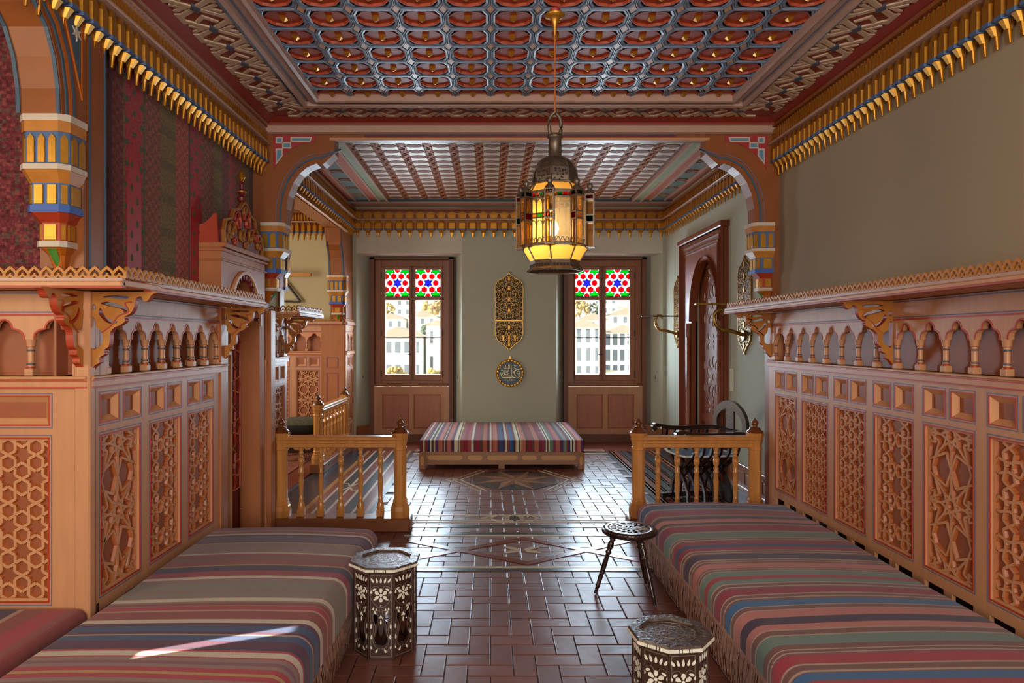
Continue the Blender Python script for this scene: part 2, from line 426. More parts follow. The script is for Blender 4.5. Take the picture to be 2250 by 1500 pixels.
for n, (c_, rot) in enumerate(tiles):
    me = random.choice(tile_meshes); rz = R(rot + random.choice((0, 180)))
    if n < 300: inst(me, 'tile', floor, (c_[0], c_[1], 0), (0, 0, rz))
    else:
        M = Matrix.Translation((c_[0], c_[1], 0)) @ Matrix.Rotation(rz, 4, 'Z')
        rest.add([tuple(M @ v.co) for v in me.vertices], [list(p.vertices) for p in me.polygons], TILE)
tag(rest.obj('tiles', floor), kind='stuff')
def strip(x0, y0, x1, y1, m, z=.0022, name='inlay_band'):
    return MB().box((x0, y0, -.006), (x1, y1, z), m).obj(name, floor)
# long bands beside both walls of the far room
bands = [(-1.98, -1.66, BANDN), (-1.66, -1.615, BANDY), (-1.615, -1.555, BANDR), (-1.555, -1.53, BANDW), (-1.53, -1.44, BANDN), (-1.44, -1.415, BANDW),
         (-1.415, -1.33, BANDR), (-1.33, -1.305, BANDW), (-1.305, -1.21, BANDN), (-1.21, -1.185, BANDW), (-1.185, -1.10, BANDR), (-1.10, -1.065, BANDY), (-1.065, -1.02, BANDN)]
for a, b, m in bands:
    strip(a, 5.55, b, 9.2, m); strip(.52 - b, 5.55, .54 - a, 9.2, m)
for x in (-1.43, 1.95):        # little crossing knots in the bands
    for yk in (6.95,):
        for s in (-1, 1):
            MB().ribbon([(x - .13, yk - s*.16), (x - .05, yk - s*.16), (x + .05, yk + s*.16), (x + .13, yk + s*.16)], .018, 0, .004, BANDW, pxy).obj('inlay_knot', floor)
for a, b, m in ((8.97, 9.02, BANDW), (9.02, 9.10, BANDN), (9.10, 9.125, BANDW), (9.125, 9.2, BANDR), (9.2, 9.225, BANDW), (9.225, 9.34, BANDR), (9.34, 9.36, BANDW), (9.36, 9.98, BANDR)):
    strip(-1.02, a, 1.54, b, m)
strip(-1.98, 9.2, -1.02, 10.0, BANDR); strip(1.54, 9.2, 2.5, 10.0, BANDR)
# cross bands on the middle of the floor
for y0, y1, m in ((5.60, 5.625, BANDW), (5.66, 5.68, BANDW), (5.82, 5.845, BANDW), (5.45, 5.52, BANDN), (5.215, 5.245, BANDW), (5.25, 5.31, BANDN), (4.485, 4.515, BANDW), (4.42, 4.475, BANDN)):
    strip(-.66, y0, 1.06, y1, m, .003)
for s in (-1, 1):
    MB().ribbon([(-.10, 5.73), (.08, 5.73 + s*.10), (.20, 5.73 + s*.10)], .012, 0, .0045, BANDW, pxy).obj('inlay_knot', floor)
for cx, m in ((.20, BANDW), (.20, BANDN)):
    for k in (-1, 0, 1):
        q = .085 if m is BANDW else .062; xx = cx + k*.12
        if k and m is BANDN: continue
        MB().ribbon([(xx-q, 5.73), (xx, 5.73-q*1.4), (xx+q, 5.73), (xx, 5.73+q*1.4)], .012, 0, .0046, m, pxy, closed=True).obj('inlay_diamond', floor) if m is BANDW else MB().prism([(xx-q, 5.73), (xx, 5.73-q*1.4), (xx+q, 5.73), (xx, 5.73+q*1.4)], 0, .0042, m, pxy).obj('inlay_diamond', floor)
# star medallion
sx, sy = .254, 7.30
for i in range(8):
    a0 = 22.5 + i*45
    ro, ri = .52, .20
    p0 = (sx, sy); pt = (sx + ro*.92*math.cos(R(a0)), sy + ro*1.0*math.sin(R(a0)))
    l = (sx + ri*math.cos(R(a0-22.5)), sy + ri*math.sin(R(a0-22.5))); r = (sx + ri*math.cos(R(a0+22.5)), sy + ri*math.sin(R(a0+22.5)))
    MB().prism([p0, l, pt], 0, .0045, START, pxy).obj('star_point', floor); MB().prism([p0, pt, r], 0, .0045, STARB, pxy).obj('star_point', floor)
    a1 = a0 + 45; pt2 = (sx + ro*.92*math.cos(R(a1)), sy + ro*math.sin(R(a1)))
    MB().prism([r, pt, pt2], 0, .0036, BANDN, pxy).obj('star_field', floor)
for s in (-1, 1):
    MB().ribbon([(sx + s*.30, sy - .52), (sx + s*.58, sy), (sx + s*.30, sy + .52)], .018, 0, .004, BANDW, pxy).obj('inlay_line', floor)
    MB().ribbon([(sx + s*.36, sy - .56), (sx + s*.66, sy), (sx + s*.36, sy + .56)], .010, 0, .004, BANDW, pxy).obj('inlay_line', floor)
    MB().ribbon([(sx + s*.60, sy), (sx + s*.67, sy - .08), (sx + s*.74, sy), (sx + s*.67, sy + .08)], .012, 0, .0045, BANDW, pxy, closed=True).obj('inlay_diamond', floor)
# triangles and flower in the panel below the steps
MB().ribbon([(-.62, 5.10), (.25, 4.58), (1.04, 5.10)], .06, 0, .0032, BANDR, pxy).obj('inlay_chevron', floor)
MB().ribbon([(-.62, 4.62), (.25, 5.15), (1.04, 4.62)], .06, 0, .0030, BANDR, pxy).obj('inlay_chevron', floor)
for s in (-1, 1):
    for t in (-1, 1):
        MB().prism(drop(.225 + s*.075, 4.87 + t*.04, .13, .055, math.degrees(math.atan2(t*.5, s))), 0, .0045, BANDW, pxy).obj('petal', floor)
MB().ribbon([(1.30, 8.50), (1.38, 8.62), (1.46, 8.50)], .016, 0, .004, BANDW, pxy).obj('inlay_line', floor)
MB().ribbon([(-.80, 8.50), (-.88, 8.62), (-.96, 8.50)], .016, 0, .004, BANDW, pxy).obj('inlay_line', floor)
for cx in (1.22, -.74):
    for k in range(6):
        MB().prism(drop(cx + .07*math.cos(R(k*60)), 8.30 + .12*math.sin(R(k*60)), .11, .035, k*60 + 180), 0, .004, BANDW, pxy).obj('petal', floor)
# stepped key pattern by the railing foot
for cx in (-.93, 1.42):
    MB().ribbon([(cx-.10, 5.62), (cx+.12, 5.62), (cx+.12, 5.74), (cx-.02, 5.74), (cx-.02, 5.84)], .018, 0, .004, BANDW, pxy).obj('inlay_line', floor)

# ------------------------------------------------------------------ walls
wall_r = MB().box((XR, -3, 0), (XR + .3, YA0, ZN + .3), WALLN).obj('wall_right'); struct(wall_r)
wl = MB()
wl.box((XL - .25, 3.13, 0), (XL, 4.30, ZN + .3), BROWN); wl.box((XL - .25, 4.30, 2.10), (XL, YA0, ZN + .3), BROWN); wl.box((-2.4, 4.30, 0), (-2.15, YA0, 2.10), BROWN)
wl.box((-1.95, 2.985, 1.6), (-1.762, 3.13, ZN + .3), BROWN)
wl.box((-3.3, 3.05, 0), (XL - .25, 3.3, ZN + .3), BROWN)
wl.box((-1.95, .05, 3.075), (-1.762, 2.985, ZN + .3), BROWN)
wl.box((-1.95, -3, 0), (-1.762, .05, ZN + .3), BROWN)
# alcove side with a narrow slit between its closed shutters
wl.box((-3.32, -3, 0), (-3.3, 1.352, ZN + .3), WALLY); wl.box((-3.32, 1.418, 0), (-3.3, 3.3, ZN + .3), WALLY)
wl.box((-3.32, 1.352, 0), (-3.3, 1.418, 1.46), WALLY); wl.box((-3.32, 1.352, 1.715), (-3.3, 1.418, ZN + .3), WALLY)
wall_l = wl.obj('wall_left'); struct(wall_l)
# strips of painted line on the pier beside the textile
for y in (3.12, 3.0):
    MB().box((-1.763, y - .006, 1.75), (-1.759, y + .006, 2.95), SLATE).obj('painted_line', wall_l)
rear = MB(); rear.box((-3.5, -3.2, 0), (-1.2, -3, 3.5), WALLN); rear.box((1.6, -3.2, 0), (2.6, -3, 3.5), WALLN); rear.box((-1.2, -3.2, 0), (1.6, -3, 1.05), PEACH); rear.box((-1.2, -3.2, 2.95), (1.6, -3, 3.5), WALLN)
struct(rear.obj('wall_rear'))
wfr = MB().box((FR, YA1, 0), (FR + .3, 7.34, ZF + .2), WALLG).box((FR, 8.38, 0), (FR + .3, YB + .5, ZF + .2), WALLG).box((FR, 7.34, 2.46), (FR + .3, 8.38, ZF + .2), WALLG).box((FR + .2, 7.34, 0), (FR + .3, 8.38, 2.46), WALLG).obj('wall_right'); struct(wfr)
wfl = MB()
wfl.box((-2.18, YA1, 0), (FL, 6.36, ZF + .2), WALLY)
wfl.box((-2.18, 9.30, 0), (FL, YB, ZF + .2), BROWN)
wfl.box((-2.18, 6.36, 3.01), (FL, 9.30, ZF + .2), BROWN)
wall_fl = wfl.obj('wall_left'); struct(wall_fl)
# left alcove of the far room, closed on its outer side and lit by an added lamp
wa = MB(); wa.box((-4.2, 9.40, 0), (FL - .1, 9.6, ZF + .2), WALLY); wa.box((-4.2, 5.9, 0), (-2.1, 6.1, ZF + .2), WALLY); wa.box((-4.2, 5.9, ZF), (-2.0, 9.6, ZF + .2), WALLY)
wa.box((-4.4, 5.9, 0), (-4.2, 6.6, ZF), WALLY); wa.box((-4.4, 8.7, 0), (-4.2, 9.6, ZF), WALLY); wa.box((-4.4, 6.6, 0), (-4.2, 8.7, ZF), WALLY)
struct(wa.obj('wall_alcove'))
MB().box((-4.2, 6.1, -.006), (-2.02, 9.4, .004), BANDR).obj('inlay_band', floor)
# back wall with two splayed window niches
NL = (-1.927, -.41, -1.77, -.545); NR = (.94, 2.47, 1.07, 2.283)
wbk = MB(); D2 = YB + .32
wbk.prism([(-2.3, YB), (NL[0], YB), (NL[2], D2), (-2.3, D2)], 0, ZF + .2, WALLG, pxy)
wbk.prism([(NL[1], YB), (NR[0], YB), (NR[2], D2), (NL[3], D2)], 0, ZF + .2, WALLG, pxy)
wbk.prism([(NR[1], YB), (2.8, YB), (2.8, D2), (NR[3], D2)], 0, ZF + .2, WALLG, pxy)
for n in (NL, NR):
    wbk.prism([(YB, 2.741), (D2, 2.70), (D2, ZF + .2), (YB, ZF + .2)], n[0], n[1], LINT, pyz)
wall_b = wbk.obj('wall_back'); struct(wall_b)

# ------------------------------------------------------------------ ceilings
cn = MB(); cn.box((-3.5, -3.2, ZN + .02), (XR + .3, YA0, ZN + .3), CEILBASE); ceil_n = cn.obj('ceiling'); struct(ceil_n, 'painted coffered ceiling of red lozenges with gilt bosses')
PX0, PX1, PYE = -1.215, 1.70, 4.76
def oct_cell(a, b, kx=.79, ky=.5): return [(a, -ky*b), (a, ky*b), (kx*a, b), (-kx*a, b), (-a, ky*b), (-a, -ky*b), (-kx*a, -b), (kx*a, -b)]
def loz(a, b, fx, fy): return [(fx*a, -.16*b), (fx*a, .16*b), (.62*fx*a, .8*fy*b), (0, fy*b), (-.62*fx*a, .8*fy*b), (-fx*a, .16*b), (-fx*a, -.16*b), (-.62*fx*a, -.8*fy*b), (0, -fy*b), (.62*fx*a, -.8*fy*b)]
ca, cb = .1215, .1108
mb = MB(); P = loz(ca, cb, .78, .70); Q = loz(ca, cb, .70, .60)
mb.loft([[(x, y, -.008) for x, y in loz(ca, cb, .86, .84)], [(x, y, -.008) for x, y in loz(ca, cb, .82, .78)], [(x, y, .005) for x, y in loz(ca, cb, .80, .74)]], CEILRED, cap=False); mb.add([(x, y, .005) for x, y in loz(ca, cb, .80, .74)], [list(range(10))], CEILRED); me_pan = mb.mesh('ceiling_panel')
mb = MB(); q = .018; mb.loft([[(-q, -q, 0), (q, -q, 0), (q, q, 0), (-q, q, 0)], [(-q, -q, -.012), (q, -q, -.012), (q, q, -.012), (-q, q, -.012)], [(-.004, -.004, -.028), (.004, -.004, -.028), (.004, .004, -.028), (-.004, .004, -.028)]], GOLD); me_boss = mb.mesh('boss')
mb = MB()
def ringpoly(pa, pb, n=8): return pa
O8 = oct_cell(ca, cb); 
def sc8(p, f, g): return [(x*f, y*g) for x, y in p]
r0 = [(x, y, .02) for x, y in O8]; r1 = [(x, y, -.014) for x, y in sc8(O8, .985, .98)]; r2 = [(x, y, -.014) for x, y in sc8(O8, .95, .94)]; r3 = [(x, y, -.007) for x, y in sc8(O8, .92, .90)]; r4 = [(x, y, -.010) for x, y in sc8(O8, .89, .87)]; r5 = [(x, y, -.009) for x, y in sc8(O8, .84, .82)]; r6 = [(x, y, -.0075) for x, y in sc8(O8, .80, .80)]
mb.loft([r0, r1, r2, r3, r4, r5, r6], CEILBLUE, cap=False); me_ring = mb.mesh('strap_ring')
mb = MB(); dx, dy = .21*ca*.92, .5*cb*.92
mb.loft([[(dx, 0, .02), (0, dy, .02), (-dx, 0, .02), (0, -dy, .02)], [(dx, 0, -.006), (0, dy, -.006), (-dx, 0, -.006), (0, -dy, -.006)], [(dx*.85, 0, -.010), (0, dy*.85, -.010), (-dx*.85, 0, -.010), (0, -dy*.85, -.010)]], TAN); me_dia = mb.mesh('diamond')
ncol = 12
for i in range(ncol):
    for j in range(9):
        x, y = PX0 + (2*i + 1)*ca, PYE - .045 - 2*cb*j
        pn = inst(me_pan, 'ceiling_panel', ceil_n, (x, y, ZN)); inst(me_boss, 'boss', pn, (0, 0, .006))
        inst(me_ring, 'strap_ring', ceil_n, (x, y, ZN))
        inst(me_dia, 'diamond', ceil_n, (x - ca, y - cb, ZN))
        if i == ncol - 1: inst(me_dia, 'diamond', ceil_n, (x + ca, y - cb, ZN))
# frame mouldings round the panel, strapwork border, outer moulding
def frame_run(prof, x0, x1, y1, y0, m, parent, name):  # prof: (offset outward, z) ; mitred U-run: left, far, right
    mb = MB(); rings = []
    for o, z in prof: rings.append([(x0 - o, y0, z), (x0 - o, y1 + o, z), (x1 + o, y1 + o, z), (x1 + o, y0, z)])
    for k in range(len(rings)-1): mb.loft(rings[k:k+2], m[k] if isinstance(m, list) else m, cap=False, closed=False)
    return mb.obj(name, parent)
frame_run([(-.02, ZN+.02), (-.02, ZN-.045), (.0, ZN-.05), (.03, ZN-.03), (.055, ZN-.03), (.06, ZN-.01), (.085, ZN-.01), (.09, ZN-.04), (.115, ZN-.045), (.125, ZN-.01), (.13, ZN+.02)], PX0, PX1, PYE, -3, [MAUVE, MAUVE, MAUVE, MAUVE, CEILBLUE, CEILBLUE, MAUVE, MAUVE, CEILBLUE, CEILBLUE], ceil_n, 'panel_moulding')
bx0, bx1, by1 = PX0 - .13, PX1 + .13, PYE + .13
BO = .37
frame_run([(0, ZN-.002), (BO, ZN-.002)], bx0, bx1, by1, -3, STRAPR, ceil_n, 'border_ground')
frame_run([(0, ZN-.004), (.02, ZN-.02), (.035, ZN-.004)], bx0, bx1, by1, -3, STRAPN, ceil_n, 'border_fillet')
frame_run([(BO-.075, ZN-.003), (BO-.01, ZN-.03), (BO-.01, ZN-.045), (BO + .02, ZN-.046), (BO+.02, ZN-.10), (BO-.0, ZN-.102), (BO+.03, ZN-.11)], bx0, bx1, by1, -3, [STRAPR, STRAPR, MAUVE, MAUVE, MAUVE, MAUVE], ceil_n, 'outer_moulding')
U = .234; BW = BO - .10
def unit_meshes(flip):
    a = MB(); s = BW; f = (lambda p: [(x, s - y) for x, y in p]) if flip else (lambda p: p)
    pm_ = lambda u, v, t: (u, v, -t)
    a.ribbon(f([(-.055, .05*s), (.02, .05*s), (.214, .95*s), (.29, .95*s)]), .034, .0, .008, STRAPB, pm_, m2=STRAPB, taper=.15)
    a.ribbon(f([(.080, .05*s), (.117, .28*s), (.154, .05*s)]), .024, 0, .007, STRAPB, pm_, m2=STRAPB, taper=.15)
    a.ribbon(f([(-.035, .30*s), (.022, .50*s), (-.035, .70*s)]), .024, 0, .007, STRAPB, pm_, m2=STRAPB, taper=.15)
    return a.mesh('strap')
sm = [unit_meshes(False), unit_meshes(True)]
mb = MB(); mb.loft([[(.03, 0, 0), (0, .05, 0), (-.03, 0, 0), (0, -.05, 0)], [(.026, 0, -.012), (0, .044, -.012), (-.026, 0, -.012), (0, -.044, -.012)]], STRAPN); me_nv = mb.mesh('lozenge')
n_far = int((bx1 - bx0 + .26) / U) - 1
for k in range(n_far + 1):
    for f in (0, 1):
        inst(sm[f], 'strap', ceil_n, (bx0 - .13 + k*(bx1-bx0+.26)/(n_far+1), by1 + .03, ZN - .002 - .001*f))
    inst(me_nv, 'lozenge', ceil_n, (bx0 - .13 + (k+.5)*(bx1-bx0+.26)/(n_far+1), by1 + .03 + BW/2, ZN - .003), (0, 0, R(90)))
for side in (0, 1):
    for k in range(13):
        y = by1 + .12 - k*U
        for f in (0, 1):
            if side: inst(sm[f], 'strap', ceil_n, (bx1 + .03, y, ZN - .002 - .001*f), (0, 0, R(-90)), (1, 1, 1))
            else: inst(sm[f], 'strap', ceil_n, (bx0 - .03 - BW, y, ZN - .002 - .001*f), (0, 0, R(-90)))
        xs = bx1 + .03 + BW/2 if side else bx0 - .03 - BW/2
        inst(me_nv, 'lozenge', ceil_n, (xs, y - U/2, ZN - .003))
# fix: strap meshes rotated by -90 run towards -Y and to +X
# far ceiling
cf = MB(); cf.box((-2.3, YA1, ZF + .02), (FR + .3, YB + .4, ZF + .3), BRN2); ceil_f = cf.obj('ceiling'); struct(ceil_f, 'coffered far ceiling of brown lozenges on silvered ground')
fx0, fx1, fy0, fy1 = -1.42, 1.96, 6.35, 9.46
nc, nr = 13, 15; fa, fb = (fx1-fx0)/nc/2, (fy1-fy0)/nr/2
P = loz(fa, fb, .66, .62); Q = loz(fa, fb, .62, .50)
mb = MB(); mb.loft([[(x, y, .02) for x, y in P], [(x, y, -.002) for x, y in P], [(x, y, -.005) for x, y in Q]], BRN2); me_l2 = mb.mesh('ceiling_panel')
mb = MB(); mb.prism([(-.70*fa, -fb), (.70*fa, -fb), (.62*fa, -.35*fb), (.70*fa, .0), (.62*fa, .35*fb), (.70*fa, fb), (-.70*fa, fb), (-.62*fa, .35*fb), (-.70*fa, 0), (-.62*fa, -.35*fb)], .02, -.004, SILVER, pxy); me_s2 = mb.mesh('silvered_field')
mb = MB()
for s in (-1, 1):
    for t in (-1, 1):
        mb.ribbon([(s*.34*fa, t*fb), (s*.34*fa, t*.62*fb), (s*.02*fa, t*.1*fb)], .010, .0, .009, BRN3, lambda u, v, q: (u, v, -q), taper=.5)
        mb.ribbon([(s*.22*fa, t*fb), (s*.22*fa, t*.7*fb), (-s*.10*fa, t*.1*fb)], .007, .0, .008, BRN3, lambda u, v, q: (u, v, -q), taper=.5)
me_x2 = mb.mesh('strap')
for i in range(nc):
    for j in range(nr):
        x, y = fx0 + (2*i+1)*fa, fy0 + (2*j+1)*fb
        inst(me_l2, 'ceiling_panel', ceil_f, (x, y, ZF)); inst(me_s2, 'silvered_field', ceil_f, (x, y, ZF + .004))
        inst(me_x2, 'strap', ceil_f, (x - fa, y, ZF + .006))
def fl_strip(x0, x1, z, m, name, ch=0, y0=5.52, y1=9.6): return MB().box((x0, y0, z), (x1, y1, ZF + .03), m, ch).obj(name, ceil_f)
for sgn in (0, 1):
    def X(a, b): return (a, b) if not sgn else (.54 - b, .54 - a)
    for a, b, z, m, nme in ((-1.45, -1.42, ZF-.035, MAUVE, 'moulding'), (-1.53, -1.45, ZF-.02, SAGE, 'sage_strip'), (-1.555, -1.53, ZF-.04, MAUVE, 'moulding'), (-1.66, -1.555, ZF-.012, SALMON, 'salmon_strip'), (-1.685, -1.66, ZF-.03, MAUVE, 'moulding'), (-1.865, -1.685, ZF-.006, SALMON, 'border_ground'), (-1.885, -1.865, ZF-.03, MAUVE, 'moulding'), (-1.985, -1.885, ZF-.012, SALMON, 'salmon_strip')):
        fl_strip(*X(a, b), z, m, nme)
    for k in range(9):
        y = 5.75 + k*.43; xa, xb = X(-1.85, -1.70)
        MB().box((xa, y, ZF-.014), (xb, y+.30, ZF), GREYG).obj('painted_field', ceil_f)
        xm = (xa+xb)/2
        MB().ribbon([(xm-.06, y+.365), (xm, y+.33), (xm+.06, y+.365), (xm, y+.40)], .012, 0, .02, MAUVE, lambda u, v, q: (u, v, ZF - q), closed=True).obj('strap', ceil_f)
MB().box((FL, 9.50, ZF-.05), (FR, YB, ZF+.02), MAUVE).obj('moulding', ceil_f); MB().box((FL, 9.46, ZF-.03), (FR, 9.50, ZF+.02), SLATE).obj('moulding', ceil_f)
MB().box((fx0-.03, YA1, ZF-.04), (fx1+.03, fy0, ZF+.02), BRN2).obj('border_ground', ceil_f)

# ------------------------------------------------------------------ gilded pendant cornices
def pend_mesh(p, far=False):      # local: x along, y out of the wall, z down from 0
    w = p*.38; mb = MB(); d = .058
    hx = [(-w*1.1, 0), (-w*1.08, d*.62), (-w*.72, d), (w*.72, d), (w*1.08, d*.62), (w*1.1, 0)]
    mb.loft([[(x*.25, y*.9, -.006) for x, y in hx], [(x, y, -.042) for x, y in hx], [(x, y, -.122) for x, y in hx]], GOLD)
    mb.loft([[(x*1.06, y*1.05, -.122) for x, y in hx], [(x*1.06, y*1.05, -.140) for x, y in hx]], BLUE)
    mb.loft([[(x*.72, y*.80, -.140) for x, y in hx], [(x*.38, y*.40, -.178) for x, y in hx]], GOLDB)
    mb.loft([[(x*.30, y*.3, -.176) for x, y in hx], [(x*.22, y*.16, -.236) for x, y in hx]], GOLD)
    return mb.mesh('pendant')
def niche_mesh(p):
    w = p*.38; mb = MB()
    mb.prism([(-w, -.11), (-w, -.03), (0, -.006), (w, -.03), (w, -.11)], .0, .026, OCHRE)
    mb.prism([(-w*.6, -.105), (-w*.6, -.04), (0, -.018), (w*.6, -.04), (w*.6, -.105)], .026, .034, GOLD)
    return mb.mesh('niche')
def cornice(p0, rz, L, ztop, pitch, label, stuff_back=True, arcs=False):
    r = empty('trim_1', (p0[0], p0[1], 0), rz); struct(r, label)
    mb = MB()
    mb.box((0, -.02, ztop-.14), (L, .012, ztop), BROWN); mb.box((0, -.02, ztop-.155), (L, .075, ztop-.138), MAUVE, .004)
    mb.box((0, -.02, ztop-.02), (L, .05, ztop+.004), BROWN)
    mb.obj('cornice_board', r)
    mb = MB(); mb.box((0, -.02, ztop-.28), (L, .005, ztop-.15), OCHRE); mb.obj('back_board', r)
    pm_, nm_ = pend_mesh(pitch), niche_mesh(pitch/2 if not arcs else pitch)
    n = int(L / pitch)
    for i in range(n): inst(pm_, 'pendant', r, ((i+.5)*L/n, .0, ztop - .155))
    n2 = n*2 if not arcs else n
    for i in range(n2): inst(nm_, 'niche', r, ((i+.5)*L/n2, .012, ztop - .022))
    if arcs:
        am = MB(); am.ribbon(arc(0, -.085, .034, 0, 180, 8, .05), .012, .02, .04, GOLDB); am = am.mesh('arch_bead')
        for i in range(n): inst(am, 'arch_bead', r, ((i+1)*L/n - L/n*.0, .012, ztop - .03))
    return r
cornice((XR - .012, 2.30), R(90), YA0 - 2.30, 3.16, .073, 'gilded pendant cornice over the bare grey wall')
cornice((-1.775, YA0), R(-90), YA0 - 1.6, 3.16, .073, 'gilded pendant cornice over the hanging textile')
cornice((FR, YB - .02), R(180), FR - FL, 3.36, .147, 'gilded pendant cornice above the two windows', arcs=True)
cornice((FR - .01, YA1 + .02), R(90), YB - YA1 - .05, 3.36, .105, 'gilded pendant cornice above the carved doorway')
cornice((FL + .01, YB - .03), R(-90), YB - YA1 - .05, 3.36, .105, 'gilded pendant cornice above the alcove opening')
cornice((-2.05, 9.40), R(180), 2.0, 3.26, .078, 'gilded pendant cornice inside the alcove')

# ------------------------------------------------------------------ main arch
def mirror(pts, c): return [(2*c - x, z) for x, z in pts[::-1]]
half_r = [(2.185, 0), (2.185, 2.40), (2.05, 2.40), (2.048, 2.52), (2.03, 2.62), (1.99, 2.72), (1.94, 2.79), (1.88, 2.84), (1.81, 2.867), (1.765, 2.860), (1.74, 2.88), (1.672, 2.945), (1.672, 3.065)]
edge_r = half_r[2:]
edge = edge_r + mirror(edge_r, XC)
outer = [(2.9, 0), (2.9, 3.7), (-2.4, 3.7), (-2.4, 0)]
half_l = mirror(half_r, XC)
half_l[-2:] = [(-1.77, 2.40), (-1.77, 0)]
poly = half_r + half_l + outer[::-1]
arch = MB().prism(poly, YA0, YA1, BROWN, pxz).obj('arch'); tag(arch, 'wide brown arch with stepped shoulders spanning the room between both railings', 'arch')
for off, w, m in ((.045, .016, SLATE), (.075, .006, BLUELINE)):
    pts = []
    E = [Vector(p) for p in edge]
    for i in range(len(E)):
        a = (E[min(i+1, len(E)-1)] - E[max(i-1, 0)]).normalized(); nrm = Vector((a.y, -a.x))
        pts.append(E[i] + nrm*off)
    k = len(edge_r)
    for seg in (pts[:k-2] + [Vector((1.62, 2.975))], [Vector((2*XC-1.62, 2.975))] + pts[k+2:]):
        MB().ribbon([tuple(p) for p in seg], w, 0, .006, m, lambda u, v, t: (u, YA0 - t, v)).obj('painted_line', arch)
MB().box((-.98, YA0-.006, 3.085), (1.44, YA0, 3.105), SLATE).obj('painted_line', arch); MB().box((-.98, YA0-.005, 3.07), (1.44, YA0, 3.085), CRESTR).obj('painted_line', arch)
MB().box((-1.25, YA0-.012, 3.045), (1.70, YA0+.03, 3.066), PEACH, .004).obj('lip_moulding', arch)
sp = MB()
E = edge_r; sp.loft([[(x, YA0+.015, z) for x, z in E], [(x, YA1-.015, z) for x, z in E]], PEACH, cap=False, closed=False)
# corner spandrels: red field with light blue fret
for s in (1, -1):
    def m_(p): return [(x if s > 0 else 2*XC - x, z) for x, z in p]
    base = empty('spandrel', (0, 0, 0)); base.parent = arch
    fld = [(1.82, 3.085), (2.145, 3.085), (2.145, 2.815), (2.09, 2.90), (2.01, 2.975), (1.92, 3.02), (1.82, 3.035)]
    MB().prism(m_(fld), YA0-.006, YA0, CRIM).obj('spandrel_field', base)
    for q in ([(1.85, 3.065), (2.005, 3.065), (2.005, 3.035), (1.86, 3.035)], [(2.075, 3.065), (2.12, 3.065), (2.12, 3.025), (2.075, 3.025)], [(2.01, 3.025), (2.07, 3.025), (2.07, 2.985), (2.01, 2.985)], [(2.075, 2.975), (2.12, 2.975), (2.12, 2.865), (2.075, 2.925)]):
        MB().prism(m_(q), YA0-.010, YA0-.006, SKYP).obj('fret_field', base)
        MB().ribbon(m_(q), .010, 0, .012, WHITE, lambda u, v, t: (u, YA0 - t, v), closed=True).obj('fret_border', base)
# ------------------------------------------------------------------ muqarnas corbels
def corbel(loc, rz, D, Wd, H, parent=None):
    r = empty('corbel', loc, rz); r.parent = parent
    k = H / .6
    def pl(d, w): return [(0, -w/2), (d*.78, -w/2), (d, -w*.34), (d, w*.34), (d*.78, w/2), (0, w/2)]
    def tier(z0, d0, w0, z1, d1, w1, m, name='tier'):
        return MB().loft([[(x, y, -z0*k) for x, y in pl(D*d0, Wd*w0)], [(x, y, -z1*k) for x, y in pl(D*d1, Wd*w1)]], m).obj(name, r)
    def plates(z0, z1, d, w, m, pointed, nf=3, ns=2):
        P_ = pl(D*d, Wd*w)
        for a, b, n in ((P_[0], P_[1], ns), (P_[1], P_[2], 1), (P_[2], P_[3], nf), (P_[3], P_[4], 1), (P_[4], P_[5], ns)):
            a = Vector(a); b = Vector(b); t = (b - a); L = t.length; t.normalize(); ang = math.atan2(t.y, t.x)
            for i in range(n):
                c = a + t*L*(i+.5)/n; hw = L/n*.32; zz0, zz1 = -z0*k-.008, -z1*k+.006
                pts = [(-hw, zz1), (hw, zz1), (hw, zz0-.02*k), (0, zz0), (-hw, zz0-.02*k)] if pointed else [(-hw, zz1), (hw, zz1), (hw, zz0), (-hw, zz0)]
                MB().prism(pts, -.006, 0.002, m).obj('niche_plate', r, (c.x, c.y, 0), (0, 0, ang))
    tier(0, 1, 1.04, .028, 1, 1.04, WHITE); tier(.028, .96, 1, .07, .96, 1, OCHRE); tier(.07, .92, .95, .20, .92, .95, BLUE); plates(.07, .20, .92, .95, GOLDB, True)
    tier(.20, 1, 1.03, .222, 1, 1.03, WHITE); tier(.222, .96, .98, .27, .76, .80, OCHRE); tier(.27, .76, .80, .36, .76, .80, BLUE); plates(.27, .36, .76, .80, GOLDB, False, 2, 1)
    tier(.36, .82, .86, .388, .82, .86, BLUEB); tier(.388, .76, .80, .425, .54, .56, VERM); tier(.425, .54, .54, .50, .54, .54, VERM); plates(.425, .50, .54, .54, GOLDB, False, 1, 1)
    tier(.50, .62, .62, .525, .62, .62, WHITE)
    ra = [[(x, y, -.525*k) for x, y in pl(D*.54, Wd*.54)], [(x, y, -.555*k) for x, y in pl(D*.34, Wd*.34)], [(x, y, -.62*k) for x, y in pl(D*.2, Wd*.2)]]
    MB().loft(ra, ORANGE).obj('stem', r); 
    MB().loft([[(D*.50, -.02, -.53*k), (D*.56, 0, -.53*k), (D*.50, .02, -.53*k)], [(D*.20, -.012, -.60*k), (D*.25, 0, -.60*k), (D*.20, .012, -.60*k)]], GREENP).obj('stem_leaf', r)
    return r
corbel((2.19, 5.37, 2.405), R(180), .165, .22, .60, arch)
corbel((-1.775, 5.37, 2.405), 0, .18, .22, .60, arch)

